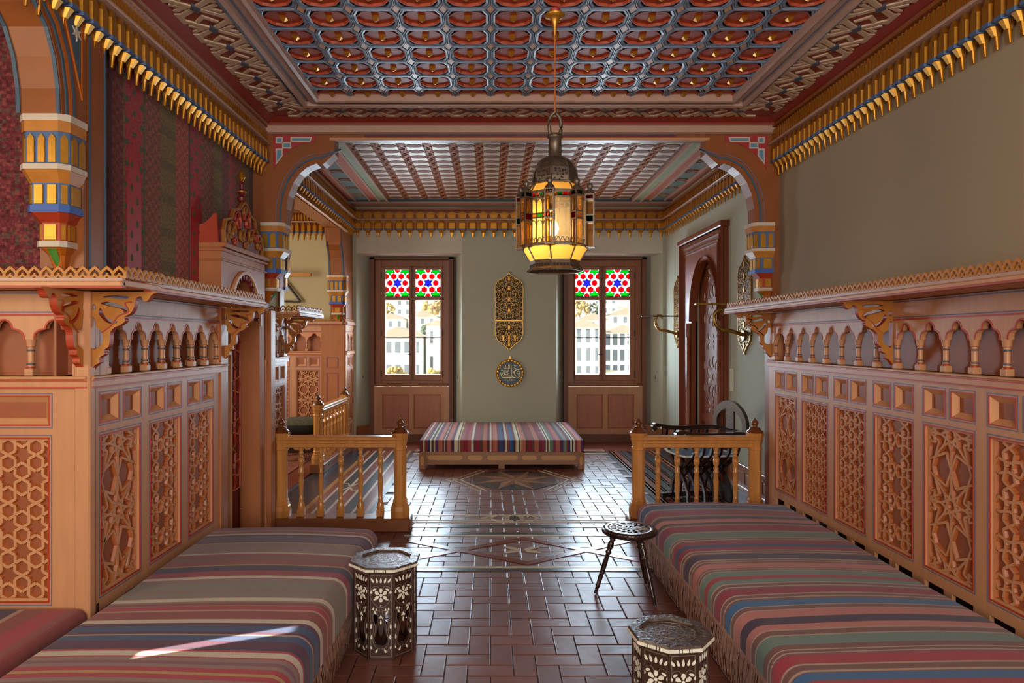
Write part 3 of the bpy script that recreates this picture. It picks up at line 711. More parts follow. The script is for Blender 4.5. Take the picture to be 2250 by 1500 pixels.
# ------------------------------------------------------------------ side arches over the alcoves (plane facing +X)
def side_arch(x, thick, y_far, y_near, ztop, zs, drop_, label, d=.42, prd=.13):
    hf = [(y_far, zs - .62), (y_far, zs), (y_far - prd, zs), (y_far - prd - .005, zs + .10), (y_far - prd - .03, zs + .22), (y_far - prd - .08, zs + .32), (y_far - prd - .15, zs + .385), (y_far - prd - .155, zs + .42), (y_far - prd - .19, zs + .50), (y_far - prd - .20, ztop)]
    c = (y_far + y_near) / 2
    pts = hf + mirror(hf, c) + [(y_near - .12, zs - .62), (y_near - .12, ztop + drop_), (y_far + .02, ztop + drop_), (y_far + .02, zs - .62)]
    o = MB().prism(pts, x - thick, x, BROWN, pyz).obj('arch'); tag(o, label, 'arch')
    e = [Vector(p) for p in hf[2:]]
    for off, w, m in ((.03, .014, SLATE), (.055, .022, ORANGE), (.08, .014, SLATE)):
        q = []
        for i in range(len(e)):
            a = (e[min(i+1, len(e)-1)] - e[max(i-1, 0)]).normalized(); q.append(e[i] + Vector((a.y, -a.x))*off*(1 if True else 1))
        MB().ribbon([tuple(p) for p in q], w, x, x + .005, m, pyz).obj('painted_line', o)
    # painted border on the underside of the arch
    for xx in (x - .012, x - thick + .012):
        MB().ribbon([(p.x - .003, p.y) for p in e[:-2]], .008, xx - .008, xx + .008, SLATE, pyz).obj('painted_line', o)
    return o
AX = -1.762
sa1 = side_arch(AX, .188, 2.956, .2, 2.93, 2.43, .14, 'brown alcove arch beside the hanging textile, starred spandrel', prd=.15)
MB().prism([(2.925, 2.60), (2.925, 2.87), (2.82, 2.87)], AX, AX + .005, SLATE, pyz).obj('spandrel_field', sa1)
MB().ribbon([(2.938, 2.54), (2.938, 2.885), (2.800, 2.885)], .010, AX, AX + .006, ORANGE, pyz, closed=True).obj('spandrel_border', sa1)
MB().prism([p for k in range(6) for p in ((2.896 + .036*math.cos(R(k*60+90)), 2.80 + .036*math.sin(R(k*60+90))), (2.896 + .014*math.cos(R(k*60+120)), 2.80 + .014*math.sin(R(k*60+120))))], AX + .005, AX + .009, WHITE, pyz).obj('star', sa1)
corbel((-1.852, 2.956, 2.432), R(-90), .15, .205, .62, sa1)
sa2 = side_arch(FL + .02, .2, 9.26, 6.48, 2.955, 2.36, .05, 'brown alcove arch beyond the carved railing, under the far cornice', prd=.16)
corbel((FL - .08, 9.26, 2.362), R(-90), .16, .26, .60, sa2)
corbel((FL - .08, 6.48, 2.362), R(90), .16, .26, .60, sa2)
MB().box((FL, 6.5, 2.955), (FL + .05, 9.24, 2.975), PEACH, .005).obj('lip_moulding', sa2)
# ------------------------------------------------------------------ panelled dado with arcade, shelf, gallery and brackets
ZB = dict(low0=.18, low1=.315, lat0=.383, lat1=1.081, sm0=1.139, sm1=1.256, rail=1.293, led=1.345, spr=1.50, arc=1.604, fr=1.707, sh=1.743, gal=1.786)
def sunk_panel(w, h, d=.022, b=.024):
    mb = MB()
    o = [(0, 0, 0), (w, 0, 0), (w, 0, h), (0, 0, h)]; i_ = [(b, -d, b), (w-b, -d, b), (w-b, -d, h-b), (b, -d, h-b)]
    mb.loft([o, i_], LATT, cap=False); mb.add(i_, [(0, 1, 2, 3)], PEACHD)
    mb.ribbon([(-.003, -.003), (w+.003, -.003), (w+.003, h+.003), (-.003, h+.003)], .006, 0, .002, REDLINE, lambda u, v, t: (u, t, v), closed=True)
    mb.ribbon([(-.014, -.014), (w+.014, -.014), (w+.014, h+.014), (-.014, h+.014)], .005, 0, .0012, BLUELINE, lambda u, v, t: (u, t, v), closed=True)
    return mb.mesh('panel')
_sp = {}
def sunk(w, h):
    k = (round(w, 3), round(h, 3))
    if k not in _sp: _sp[k] = sunk_panel(w, h)
    return _sp[k]
def colonette_mesh(h):
    mb = MB(); mb.box((-.019, -.019, 0), (.019, .019, .032), PEACH, .003)
    mb.lathe([(.017, .032), (.017, .037), (.0135, .040), (.0135, .046), (.016, .048), (.016, .054), (.012, .058), (.0125, h-.052), (.0155, h-.049), (.0155, h-.043), (.0125, h-.040), (.0125, h-.032), (.017, h-.030), (.017, h-.024), (.021, h)], 10, PEACH,
             mats=[VERM, VERM, PEACH, PEACH, SLATE, PEACH, LATT, PEACH, SLATE, PEACH, PEACH, VERM, PEACH, PEACH])
    return mb.mesh('colonette')
ME_COL = colonette_mesh(ZB['spr'] - ZB['led'])
_ap = {}
def arch_piece(p):
    k = round(p, 3)
    if k in _ap: return _ap[k]
    z0, z1 = ZB['spr'], ZB['arc']; c = p/2; H = z1 - z0; q = min(.036, p*.17)
    prof = [(.021, z0), (.021, z0 + .012)] + [(c - q - (c - q - .021)*math.cos(R(t)), z0 + .012 + .034*math.sin(R(t))) for t in (25, 50, 75, 90)] + [(c - q*math.cos(R(t)), z0 + .046 + (H*.82 - .046)*math.sin(R(t))) for t in (0, 25, 50, 75, 90)]
    prof = prof + [(p - x, z) for x, z in prof[-2::-1]]
    mb = MB(); pm = lambda u, v, t: (u, t, v)
    mb.prism([(0, z0)] + prof + [(p, z0), (p, z1), (0, z1)], -.032, -.004, PEACH, pm)
    mb.ribbon(prof, .007, -.0045, -.002, REDLINE, pm)
    _ap[k] = mb.mesh('arch_panel'); return _ap[k]
def crest_mesh(p):
    pm = lambda u, v, t: (u, t, v); mb = MB(); h = .043
    mb.ribbon([(-p*.5, h*.18), (-p*.25, h*.08), (0, h*.30), (p*.25, h*.08), (p*.5, h*.18)], .009, -.006, .006, OCHRE, pm)
    mb.ribbon([(-p*.5, h*.42), (-p*.3, h*.72), (0, h*.98), (p*.3, h*.72), (p*.5, h*.42)], .010, -.006, .006, OCHRE, pm)
    mb.ribbon([(0, h*.30), (0, h*.5)], .008, -.005, .005, OCHRE, pm); mb.ribbon([(-p*.5, h*.0), (-p*.5, h*.6)], .011, -.006, .006, OCHRE, pm)
    return mb.mesh('crest')
ME_CREST = crest_mesh(.047)
def bracket_mesh(m1, m2, mirror_x=False):
    # drawn in the plane (y outward, z), thickness along x
    pm = lambda u, v, t: (t, u, v); mb = MB(); T0, T1 = -.016, .016
    outer = smooth_pts([(.285, 1.700), (.262, 1.690), (.248, 1.668), (.228, 1.664), (.218, 1.684), (.196, 1.676), (.188, 1.640), (.172, 1.612), (.146, 1.598), (.150, 1.580), (.128, 1.562), (.104, 1.552), (.086, 1.530), (.084, 1.500), (.078, 1.470), (.060, 1.456), (.062, 1.438), (.040, 1.424), (.040, 1.402), (.022, 1.392), (.0, 1.365)], 3)
    inner = [(.0, 1.40), (.010, 1.44), (.034, 1.466), (.046, 1.49), (.046, 1.52), (.030, 1.55), (.0, 1.56)]
    body = [(.0, 1.705), (.285, 1.705)] + outer
    h1 = [tuple(p) for p in smooth_pts([(.050, 1.682), (.110, 1.690), (.165, 1.684), (.150, 1.672), (.100, 1.676)], 3, True)]
    h2 = smooth_pts([(.045, 1.655), (.075, 1.662), (.115, 1.652), (.150, 1.640), (.160, 1.622), (.146, 1.612), (.138, 1.628), (.105, 1.638), (.072, 1.645)], 3, True)
    h3 = smooth_pts([(.045, 1.635), (.058, 1.612), (.072, 1.594), (.094, 1.582), (.116, 1.580), (.106, 1.566), (.074, 1.572), (.052, 1.590), (.036, 1.615)], 3, True)
    h4 = smooth_pts([(.006, 1.592), (.022, 1.586), (.028, 1.552), (.052, 1.532), (.052, 1.486), (.034, 1.468), (.008, 1.466)], 3, True)
    h5 = smooth_pts([(.010, 1.650), (.022, 1.650), (.024, 1.630), (.010, 1.628)], 3, True)
    mb.plate(body, [h1, h2, h3, h4, h5], T0, T1, m1, pm, m2)
    for s in (T0 - .002, T1): 
        mb.ribbon(smooth_pts([(.18, 1.66), (.15, 1.655), (.165, 1.62), (.12, 1.60), (.09, 1.56), (.05, 1.53)], 3), .006, s, s + .002, m2, pm)
    return mb.mesh('bracket')
ME_BR = bracket_mesh(OCHRE, VERM)
def dado(root_loc, rz, L, bays, label, cat='panelling', arcade=True, pitch=.195, cols=None, brackets=(), shelf=(0, 0, .30), back=-.07, crest_n=None, open_arc=False, lat_h=None, name='wainscot', end_crest=False, sback=-.05):
    r = empty(name, root_loc, rz, label=label, cat=cat); Z = ZB; t = -.02
    f = MB(); f.box((0, t, 0), (L, 0, Z['low0']), PEACH); f.box((0, t, Z['low1']), (L, 0, Z['lat0']), PEACH); f.box((0, t, Z['lat1']), (L, 0, Z['sm0']), PEACH); f.box((0, t, Z['sm1']), (L, 0, Z['rail']), PEACH)
    xs = [0] + [e for b in bays for e in (b[0], b[0] + b[1])] + [L]
    for i in range(0, len(xs), 2):
        if xs[i+1] > xs[i] + .001:
            for za_, zb_ in (('low0', 'low1'), ('lat0', 'lat1'), ('sm0', 'sm1')): f.box((xs[i], t, Z[za_]), (xs[i+1], 0, Z[zb_]), PEACH)
    for b in bays:       # mullions between the small panels
        n = b[3] if len(b) > 3 else 2
        if n == 2:
            c = b[0] + b[1]/2
            f.box((c - .0275, t, Z['sm0']), (c + .0275, 0, Z['sm1']), PEACH); f.box((c - .0275, t, Z['low0']), (c + .0275, 0, Z['low1']), PEACH)
    f.obj('frame', r)
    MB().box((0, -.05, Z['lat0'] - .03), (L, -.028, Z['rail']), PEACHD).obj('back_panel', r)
    MB().box((0, -.075, 0), (L, -.055, Z['lat0'] - .03), DARKHOLE).obj('back_board', r)  # dark board paints in the shade inside the low openings
    m = MB(); m.box((-.0, -.04, Z['rail']), (L, .016, Z['led']), PEACH, .004); m.box((0, -.085 if not open_arc else -.145, Z['led'] - .014), (L, .024, Z['led']), PEACH, .004)
    m.obj('rail', r)
    lm = MB()
    for z in (Z['rail'] + .004, Z['led'] - .020): lm.box((0, .016, z - .003), (L, .0175, z + .003), REDLINE)
    lm.obj('painted_line', r)
    for b in bays:
        x, w, kind = b[:3]; n = b[3] if len(b) > 3 else 2
        inst(lattice_mesh(w - .012, Z['lat1'] - Z['lat0'] - .012, kind, .022 if kind in ('big', 'oct', 'hex') else .015), 'lattice', r, (x + .006, -.028, Z['lat0'] + .006), (0, 0, 0), (1, 1.15, 1))
        lb = MB(); pm = lambda u, v, q: (u, q, v)
        lb.ribbon([(x-.012, Z['lat0']-.012), (x+w+.012, Z['lat0']-.012), (x+w+.012, Z['lat1']+.012), (x-.012, Z['lat1']+.012)], .005, 0, .0012, BLUELINE, pm, closed=True)
        lb.ribbon([(x, Z['lat0']), (x+w, Z['lat0']), (x+w, Z['lat1']), (x, Z['lat1'])], .006, -.002, .002, REDLINE, pm, closed=True)
        lb.obj('painted_line', r)
        if n == 2:
            ww = (w - .055)/2
            for k in (0, 1): inst(sunk(ww, Z['sm1'] - Z['sm0']), 'panel', r, (x + k*(ww + .055), 0, Z['sm0']))
        else: inst(sunk(w, Z['sm1'] - Z['sm0']), 'panel', r, (x, 0, Z['sm0']))
    if arcade:
        c0, c1 = cols if cols else (0, L); n = max(1, round((c1 - c0)/pitch)); p = (c1 - c0)/n
        for i in range(n + 1): 
            inst(ME_COL, 'colonette', r, (c0 + i*p, -.018, Z['led']))
            if open_arc: inst(ME_COL, 'colonette', r, (c0 + i*p, -.112, Z['led']))
        for i in range(n): inst(arch_piece(p), 'arch_panel', r, (c0 + i*p, 0, 0))
        bb = back if not open_arc else -.138
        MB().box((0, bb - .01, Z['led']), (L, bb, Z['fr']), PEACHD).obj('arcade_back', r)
        for a, b_ in ((0, c0), (c1, L)):
            if b_ - a > .005: MB().box((a, -.07, Z['led']), (b_, -.0005, Z['arc']), PEACH).obj('end_post', r)
        MB().box((0, -.032, Z['arc']), (L, 0, Z['fr']), PEACH).obj('frieze', r)
        MB().box((0, 0, Z['arc'] - .002), (L, .004, Z['arc'] + .006), REDLINE).box((0, 0, Z['arc'] + .01), (L, .003, Z['arc'] + .016), BLUELINE).box((0, 0, Z['fr'] - .012), (L, .003, Z['fr'] - .006), BLUELINE).obj('painted_line', r)
    x0, x1, d = shelf
    s = MB(); s.box((x0, sback, Z['fr'] + .003), (x1, d - .012, Z['sh'] - .006), PEACH, .004); s.box((x0, d - .03, Z['fr']), (x1, d, Z['sh'] - .012), PEACH, .006); s.box((x0, d - .032, Z['fr'] - .004), (x1, d - .002, Z['fr'] + .006), VERM)
    s.box((x0, d - .03, Z['sh'] - .012), (x1, d - .006, Z['sh']), MAUVE)
    s.obj('shelf', r)
    n = crest_n or int((x1 - x0)/.047); q = (x1 - x0)/n
    for i in range(n): inst(ME_CREST, 'crest', r, (x0 + (i + .5)*q, d - .03, Z['sh']), (0, 0, 0), (q/.047, 1, 1))
    if end_crest:
        for xx in ((x0 + .006,) if end_crest == 1 else (x1 - .006,)):
            n = int((d + .1)/.047)
            for i in range(n): inst(ME_CREST, 'crest', r, (xx, d - .03 - (i + .5)*.047, Z['sh']), (0, 0, R(90)))
    for bx in brackets: inst(ME_BR, 'bracket', r, (bx, 0, 0))
    return r
W0, GAP = .341, .441
# right side: local x runs away from the camera, starting at y = 1.90
y0 = 1.75
kinds = ['big', 'hexs', 'hex', 'oct', 'big', 'oct', 'hex', 'big']
bays = sorted([(5.146 - GAP*k - W0 - y0 - .0, W0, kinds[k]) for k in range(8) if 5.146 - GAP*k - W0 > y0 + .02])
dado((2.15, y0, 0), R(90), 5.27 - y0, bays, 'long peach wainscot with seven lattice panels behind the bench with the long fringe', cols=(.15, 5.18 - y0), pitch=.195, brackets=(5.25 - y0, 3.66 - y0, 2.07 - y0), shelf=(0, 5.42 - y0, .30), end_crest=2, sback=-.085)
# left side: local x runs towards the camera, starting at y = 4.40
bays = [(4.40 - (2.995 + .436*k + .333), .333, kd) for k, kd in ((2, 'oct'), (1, 'oct'), (0, 'big'))]
dado((-1.71, 4.40, 0), R(-90), 4.40 - 2.905, bays, 'peach wainscot with open colonnade beside the corner post and ochre scroll bracket', cols=(.10, 4.40 - 3.06), pitch=.19, brackets=(.02, 4.40 - 2.93), shelf=(-.02, 4.40 - 2.906, .265), open_arc=True, sback=-.148)
# alcove front facing the camera
dado((-1.71, 2.905, 0), R(180), 1.55, [(.17, .25, 'hex', 1), (.55, .30, 'hex', 1), (.98, .30, 'hex', 1)], 'peach wainscot facing the alcove bench, star lattice panel and wide cusped arches', cols=(.045, 1.535), pitch=.213, brackets=(.03,), shelf=(-.265, 1.55, .232), crest_n=38, back=-.08, end_crest=1, sback=-.09)
MB().box((-.012, -.03, 0), (.055, .014, ZB['fr']), PEACH, .006).obj('corner_post', bpy.data.objects['wainscot.002'])
# far alcove: pier side, partition facing us, pier end
dado((FL + .055, 6.46, 0), R(-90), .95, [(.09, .30, 'oct'), (.52, .30, 'hexs')], 'brightly lit wainscot with scroll bracket just beyond the main arch', cols=(.08, .9), brackets=(.02, .76), shelf=(-.12, .70, .32), end_crest=2)
dado((FL - .02, 9.30, 0), R(180), 1.6, [(.34, .30, 'big'), (.75, .30, 'big'), (1.15, .30, 'oct')], 'shadowed russet wainscot at the back of the alcove with the stool', cols=(.30, 1.55), pitch=.21, brackets=(), shelf=(0, 1.6, .08))
dado((FL + .015, 9.79, 0), R(-90), .52, [(.08, .34, 'hex')], 'narrow bright wainscot end beside the window niche wall', cols=(.06, .46), pitch=.2, shelf=(-.0, .54, .03))
w4 = bpy.data.objects['wainscot.004']
MB().box((-.02, .002, 0), (.30, .04, ZB['fr']), PORTW, .004).obj('pier_board', w4)
inst(sunk(.13, .12), 'panel', w4, (.08, .042, 1.13)); inst(sunk(.13, .62), 'panel', w4, (.08, .042, .42))

# ------------------------------------------------------------------ portal on the left wall
po = empty('portal', (-1.70, 4.72, 0), 0, label='carved portal with pointed arch, red scrolled crest and gilt finial before the textile', cat='portal')
YL, YH = -.40, .42
fr = MB()
arc_h = [(.30*math.cos(R(t)) if t <= 90 else .30*math.cos(R(t)), 1.60 + .36*math.sin(R(t))) for t in range(0, 181, 15)]
arc_h = [(x, z) for x, z in arc_h]
fr.prism([(YL, 0), (YL, 2.10), (YH, 2.10), (YH, 0), (.32, 0)] + arc_h + [(-.30, 0)], -.135, 0, PORTW, pyz)
fr.obj('front_board', po)
MB().box((-.14, YL - .012, .02), (0, YL, 2.10), PORTW).obj('side_board', po)
for z, d, h in ((2.085, .03, .03), (2.06, .02, .02), (2.0, .012, .014)):
    MB().box((-.14, YL - .02, z), (d, YH + .02, z + h), PORTW, .004).obj('cornice_moulding', po)
MB().ribbon(arc_h, .022, 0, .018, LATT, pyz).obj('arch_moulding', po)
mbs = MB()
for t in range(8, 173, 11): mbs.prism(drop(.275*math.cos(R(t)), 1.60 + .335*math.sin(R(t)), .05, .03, t + 180), -.02, .006, CRESTR, pyz)
mbs.obj('scallop_fringe', po)
MB().box((-.17, -.32, 0), (-.15, .32, 2.0), CRESTR).obj('recess_panel', po)
inst(lattice_mesh(.60, 1.5, 'oct', .016, .01, LATT, REDLINE), 'lattice', po, (-.15, .31, .42), (0, 0, R(-90)))
MB().box((-.14, .015, 0), (-.10, .045, 1.93), LATT, .004).obj('door_mullion', po)
# far jamb facing the camera, with lattice, and the slim column
j = MB(); j.box((-.42, .36, 0), (-.02, .40, 1.75), PORTW); j.obj('jamb', po)
inst(lattice_mesh(.13, 1.24, 'hex', .012, .01, LATT, REDLINE), 'lattice', po, (-.275, .36, .42), (0, 0, 0), (1, -1, 1))
MB().box((-.28, .356, .42), (-.142, .358, 1.66), VERM).obj('lattice_ground', po)
inst(sunk(.13, .13), 'panel', po, (-.275, .355, .24), (0, 0, 0), (1, -1, 1))
cl = MB(); cl.lathe([(.032, 0), (.032, .16), (.026, .17), (.030, .185), (.022, .20), (.027, .215), (.022, .23), (.024, .25), (.023, 1.24), (.027, 1.25), (.023, 1.265), (.028, 1.28), (.024, 1.29), (.034, 1.32), (.034, 1.345)], 16, LATT)
cl.obj('column', po, (-.022, .445, 0))
MB().box((-.05, .46, 0), (.035, .56, 1.72), PORTW).obj('corner_strip', po)
MB().box((-.035, .435, 1.345), (-.01, .455, 1.74), CRIM).obj('banner_strip', po)
# scrolled crest
scr = MB(); scr.prism([(-.17, 2.115), (-.17, 2.14), (-.145, 2.15), (-.135, 2.18), (-.15, 2.21), (-.15, 2.225), (-.11, 2.235), (-.07, 2.27), (-.045, 2.30), (-.03, 2.30), (-.02, 2.115)], YL - .01, YL + .012, VERM, lambda u, v, t: (u, t, v)); scr.obj('side_scroll', po)
body = [(YL + .04, 2.115), (YL + .03, 2.20), (YL + .06, 2.27), (-.24, 2.30), (-.20, 2.36), (-.10, 2.385), (-.04, 2.43), (.0, 2.445), (.05, 2.42), (.10, 2.375), (.19, 2.35), (.23, 2.28), (.33, 2.24), (.36, 2.18), (.35, 2.115)]
MB().prism(body, -.03, -.008, CRESTR, pyz).obj('crest_board', po)
g = MB()
for cx, cz, r_, s in ((-.24, 2.21, .07, 1), (-.13, 2.29, .07, -1), (-.05, 2.2, .055, 1), (.05, 2.32, .07, -1), (.12, 2.22, .06, 1), (.22, 2.24, .06, -1), (0, 2.38, .04, 1), (.28, 2.18, .04, 1), (-.30, 2.16, .035, 1), (-.17, 2.15, .03, -1), (.03, 2.15, .03, 1)):
    g.ribbon([(cx + s*r_*(1 - t/14)*math.cos(t*.62), cz + r_*(1.15 - t/14)*math.sin(t*.62)) for t in range(13)], .011, -.008, .010, CRESTG if s > 0 else VERM, pyz, taper=.4)
g.ribbon(body, .018, -.012, .010, CRESTG, pyz)
g.obj('scrollwork', po)
fi = MB(); fi.lathe([(.012, 0), (.028, .02), (.03, .04), (.014, .055), (.03, .075), (.032, .085), (.012, .10), (.018, .13), (.010, .15), (.024, .18), (.016, .215), (.003, .235)], 12, GOLD, mats=[CRESTR, CRESTR, CRESTR, CRESTR, CRESTG, CRESTR, CRESTR, CRESTR, GOLD, GOLD, GOLD])
fi.obj('finial', po, (-.02, 0, 2.44))

# ------------------------------------------------------------------ hanging textiles
def col_mesh(mb, cols, name):
    me = mb.mesh(name); ca_ = me.color_attributes.new('Col', 'FLOAT_COLOR', 'CORNER')
    k = 0
    for p, c in zip(me.polygons, cols):
        for _ in range(p.loop_total): ca_.data[p.loop_start + _].color = (*c, 1)
    return me
tx = []
pal = {'r': '#6d2622', 'c': '#96202c', 'b': '#7c3c28', 'o': '#6a5222', 'a': '#9a4028', 'g': '#3d4a2a', 'd': '#4c1a1a', 'y': '#a0682c'}
def tex_pos(px): return 1.85*1500/(1078 - px)
seq = [(228, 'd'), (243, 'r'), (268, 'o'), (272, 'c'), (312, 'g'), (316, 'b'), (350, 'o'), (384, 'a'), (412, 'd'), (416, 'c'), (442, 'b'), (466, 'o'), (486, 'r'), (500, 'c'), (515, 'b'), (530, 'o'), (545, 'd'), (555, 'r')]
mb = MB(); cols = []
for (p0, k), (p1, _) in zip(seq, seq[1:]):
    ya, yb = max(3.135, tex_pos(p0)), min(YA0 - .005, tex_pos(p1)); n = max(1, int((yb - ya)/.03))
    for i in range(n):
        a, b = ya + (yb-ya)*i/n, ya + (yb-ya)*(i+1)/n; nz = 44
        for q in range(nz):
            za, zb = 1.70 + 1.2*q/nz, 1.70 + 1.2*(q+1)/nz
            c = lin(pal[k]); v = 1
            if k == 'c' and (i + 2*(q//2)) % 4 == 0 and q % 2: c = lin(pal['g'])
            elif k in 'rab': v = .72 if (i + q) % 2 else 1.15
            elif k == 'o' and (q % 7 < 2): v = .7
            mb.add([(XL + .016, a, za), (XL + .016, b, za), (XL + .016, b, zb), (XL + .016, a, zb)], [(0, 1, 2, 3)], TEXT); cols.append([x*v for x in c])
    mb.box((XL + .002, ya, 1.70), (XL + .0155, yb, 2.90), TEXT); cols += [lin(pal[k])]*6
tt = inst(col_mesh(mb, cols, 'wall_hanging'), 'wall_hanging'); tag(tt, 'striped red and olive textile with pointed arch motifs hung beneath the gilt cornice', 'textile')
for px in (292, 428):
    y = tex_pos(px); a_ = .07 if px < 300 else .08
    MB().prism([(y - a_, 1.76), (y + a_, 1.76), (y + a_, 2.30), (y + a_*.6, 2.42), (y, 2.55), (y - a_*.6, 2.42), (y - a_, 2.30)], XL + .016, XL + .019, CRIM, pyz).obj('arch_motif', tt)
    d_ = MB()
    for q in range(11):
        for s in (-.4, .4):
            if q % 2 == (s > 0): d_.prism(drop(y + s*a_, 1.80 + q*.06, .04, .03, 90), XL + .019, XL + .0205, GREENP if False else mat('textile_green', '#4a5a34', .9), pyz)
    d_.obj('motif_dots', tt)
MB().box((XL, 3.135, 2.885), (XL + .03, YA0, 2.925), mat('batten_brown', '#6b2f18', .5)).obj('hanging_batten', tt)
MB().box((XL + .01, 3.60, 2.86), (XL + .075, YA0, 2.885), MAUVE, .004).obj('lamp_ledge', tt)
mb = MB(); cols = []
rr = random.Random(3)
for i in range(64):
    for q in range(85):
        x0 = -3.25 + i*.019875; c = lin(rr.choice(['#6a2a30', '#5a2426', '#7a3a38', '#5c4038', '#6a2a30'])); z0 = 1.6 + q*.016
        mb.add([(x0, 3.04, z0), (x0 + .019875, 3.04, z0), (x0 + .019875, 3.04, z0 + .016), (x0, 3.04, z0 + .016)], [(0, 1, 2, 3)], TEXT); cols.append(c)
mb.box((-3.25, 3.0405, 1.6), (-1.978, 3.05, 2.96), TEXT); cols += [lin('#5a2426')]*6
t2 = inst(col_mesh(mb, cols, 'wall_hanging'), 'wall_hanging'); tag(t2, 'faded dark red woven textile at the back of the arched alcove', 'textile')

# ------------------------------------------------------------------ kilim covered benches
def kilim(name, x0, x1, y0, y1, z0, z1, stripes, axis, round_edges, crown=.012, rad=.07, end_r=(.05, .05), sag=0):
    """stripes: list of (position, hex) boundaries along axis ; cross profile goes over the other axis"""
    lo, hi = (y0, y1) if axis == 'y' else (x0, x1)
    a0, a1 = (x0, x1) if axis == 'y' else (y0, y1)
    ra, rb = round_edges
    prof = [(a0, z0)]
    prof += [(a0 + ra - ra*math.cos(R(t)), z1 - ra + ra*math.sin(R(t))) for t in range(0, 91, 15)] if ra > .001 else [(a0, z1)]
    nmid = 6
    for i in range(1, nmid): 
        u = i/nmid; prof.append((a0 + ra + (a1-rb-a0-ra)*u, z1 + crown*math.sin(math.pi*u)))
    prof += [(a1 - rb + rb*math.sin(R(t)), z1 - rb + rb*math.cos(R(t))) for t in range(0, 91, 15)] if rb > .001 else [(a1, z1)]
    prof += [(a1, z0)]
    st = sorted(stripes); pos = sorted(set([lo, hi] + [p for p, _ in st if lo < p < hi] + [lo + end_r[0]*t for t in (.1, .3, .6, 1) if end_r[0] > 0] + [hi - end_r[1]*t for t in (.1, .3, .6, 1) if end_r[1] > 0]))
    ps = [pos[0]]
    for p in pos[1:]:
        while p - ps[-1] > .06: ps.append(ps[-1] + .05)
        if p - ps[-1] > .0008: ps.append(p)
    mb = MB(); rings = []; rw = random.Random(5); k1, k2 = rw.random()*6, rw.random()*6
    for p in ps:
        t = 0
        for e, d in ((end_r[0], p - lo), (end_r[1], hi - p)):
            if e > 0 and d < e: t = max(t, e - math.sqrt(max(0, e*e - (e-d)**2)))
        ring = []
        for (u, z) in prof:
            fz = (z - z0)/(z1 - z0); uu = u + (t*.4 if u < (a0+a1)/2 else -t*.4)
            zz = z0 + (z - z0)*(1 - t/(z1 - z0)*.9)
            wob = .004*math.sin(p*4.1 + k1 + u*3)*max(0, fz)
            pp = p + .006*math.sin(u*5 + k2 + p*2.3)*(1 if lo + .05 < p < hi - .05 else 0) if axis == 'y' else p
            ring.append((uu, pp, zz + wob) if axis == 'y' else (pp, uu, zz))
        rings.append(ring)
    cols = []; P = [p for p, _ in st]
    import bisect
    for i in range(len(ps) - 1):
        c = lin(st[max(0, bisect.bisect_right(P, (ps[i] + ps[i+1])/2) - 1)][1])
        mb.loft([rings[i], rings[i+1]], KILIM, cap=False, smooth=True, closed=False); cols += [c]*(len(prof) - 1)
    mb.add(rings[0], [list(range(len(prof)))], KILIM); mb.add(rings[-1], [list(range(len(prof)))[::-1]], KILIM)
    cols += [lin(st[0][1]), lin(st[-1][1])]
    return inst(col_mesh(mb, cols, name), name)
def stripe_conv(lst, zt, yoff=1100, s=.26667):
    out = []
    for zy, c in lst: out.append(((1.5 - zt)*1500/(yoff + zy*s - 746), c))
    return out            # position is the FAR boundary of that colour (lists go towards the camera)
def stripes_near(lst, zt, extra, near):
    far = stripe_conv(lst, zt); out = []
    for k in range(len(far) - 1): out.append((far[k+1][0], far[k][1]))
    p = far[-1][0]; i = 0
    while p > near:
        w, c = extra[i % len(extra)]; p -= w; out.append((p, c)); i += 1
    return out
PUR, NAV, CRM, BEI, BRW, PNK, DPL, GRN, REDK, BLU, MVE, TAU, WHT, BRK, PLM, YEL, GRT, TNK = '#6a4a60', '#3c4a70', '#96283c', '#b89a86', '#7c5148', '#c0766c', '#452b44', '#6f8478', '#a8303a', '#3a6898', '#80505c', '#8f6f66', '#cbbba6', '#8e4038', '#582440', '#b08a50', '#83796c', '#b0907a'
rl = [(0, PUR), (22, CRM), (32, TNK), (38, NAV), (70, TNK), (76, MVE), (90, CRM), (115, BRW), (124, TNK), (129, BRW), (140, DPL), (150, BRW), (158, PNK), (182, DPL), (192, BRW), (200, TNK), (206, CRM), (245, BRW), (252, BEI), (258, GRN), (300, TNK), (306, BRW), (314, BEI), (320, BRW), (330, CRM), (354, NAV), (376, CRM), (402, BEI), (409, BRW), (420, BEI), (426, BRW), (436, DPL), (476, BEI), (484, BRW), (494, TNK), (500, BRW), (512, PNK), (550, BRW), (558, TNK), (564, BRW), (574, TNK), (580, GRN), (618, REDK), (644, GRN), (674, BEI), (682, BRW), (700, BEI), (708, MVE), (718, CRM), (764, BEI), (772, BRW), (790, BEI), (798, BRW), (812, BLU), (856, BEI), (862, BRW), (886, BEI), (892, PNK), (946, DPL), (1000, PNK), (1040, BEI), (1048, BRW), (1082, BEI), (1090, GRN), (1160, BRW), (1196, BEI), (1204, BRW), (1222, BEI), (1230, MVE), (1242, REDK), (1316, BEI), (1328, BRW), (1368, BEI), (1384, BRW), (1392, BLU), (1450, MVE), (1460, REDK), (1500, BEI)]
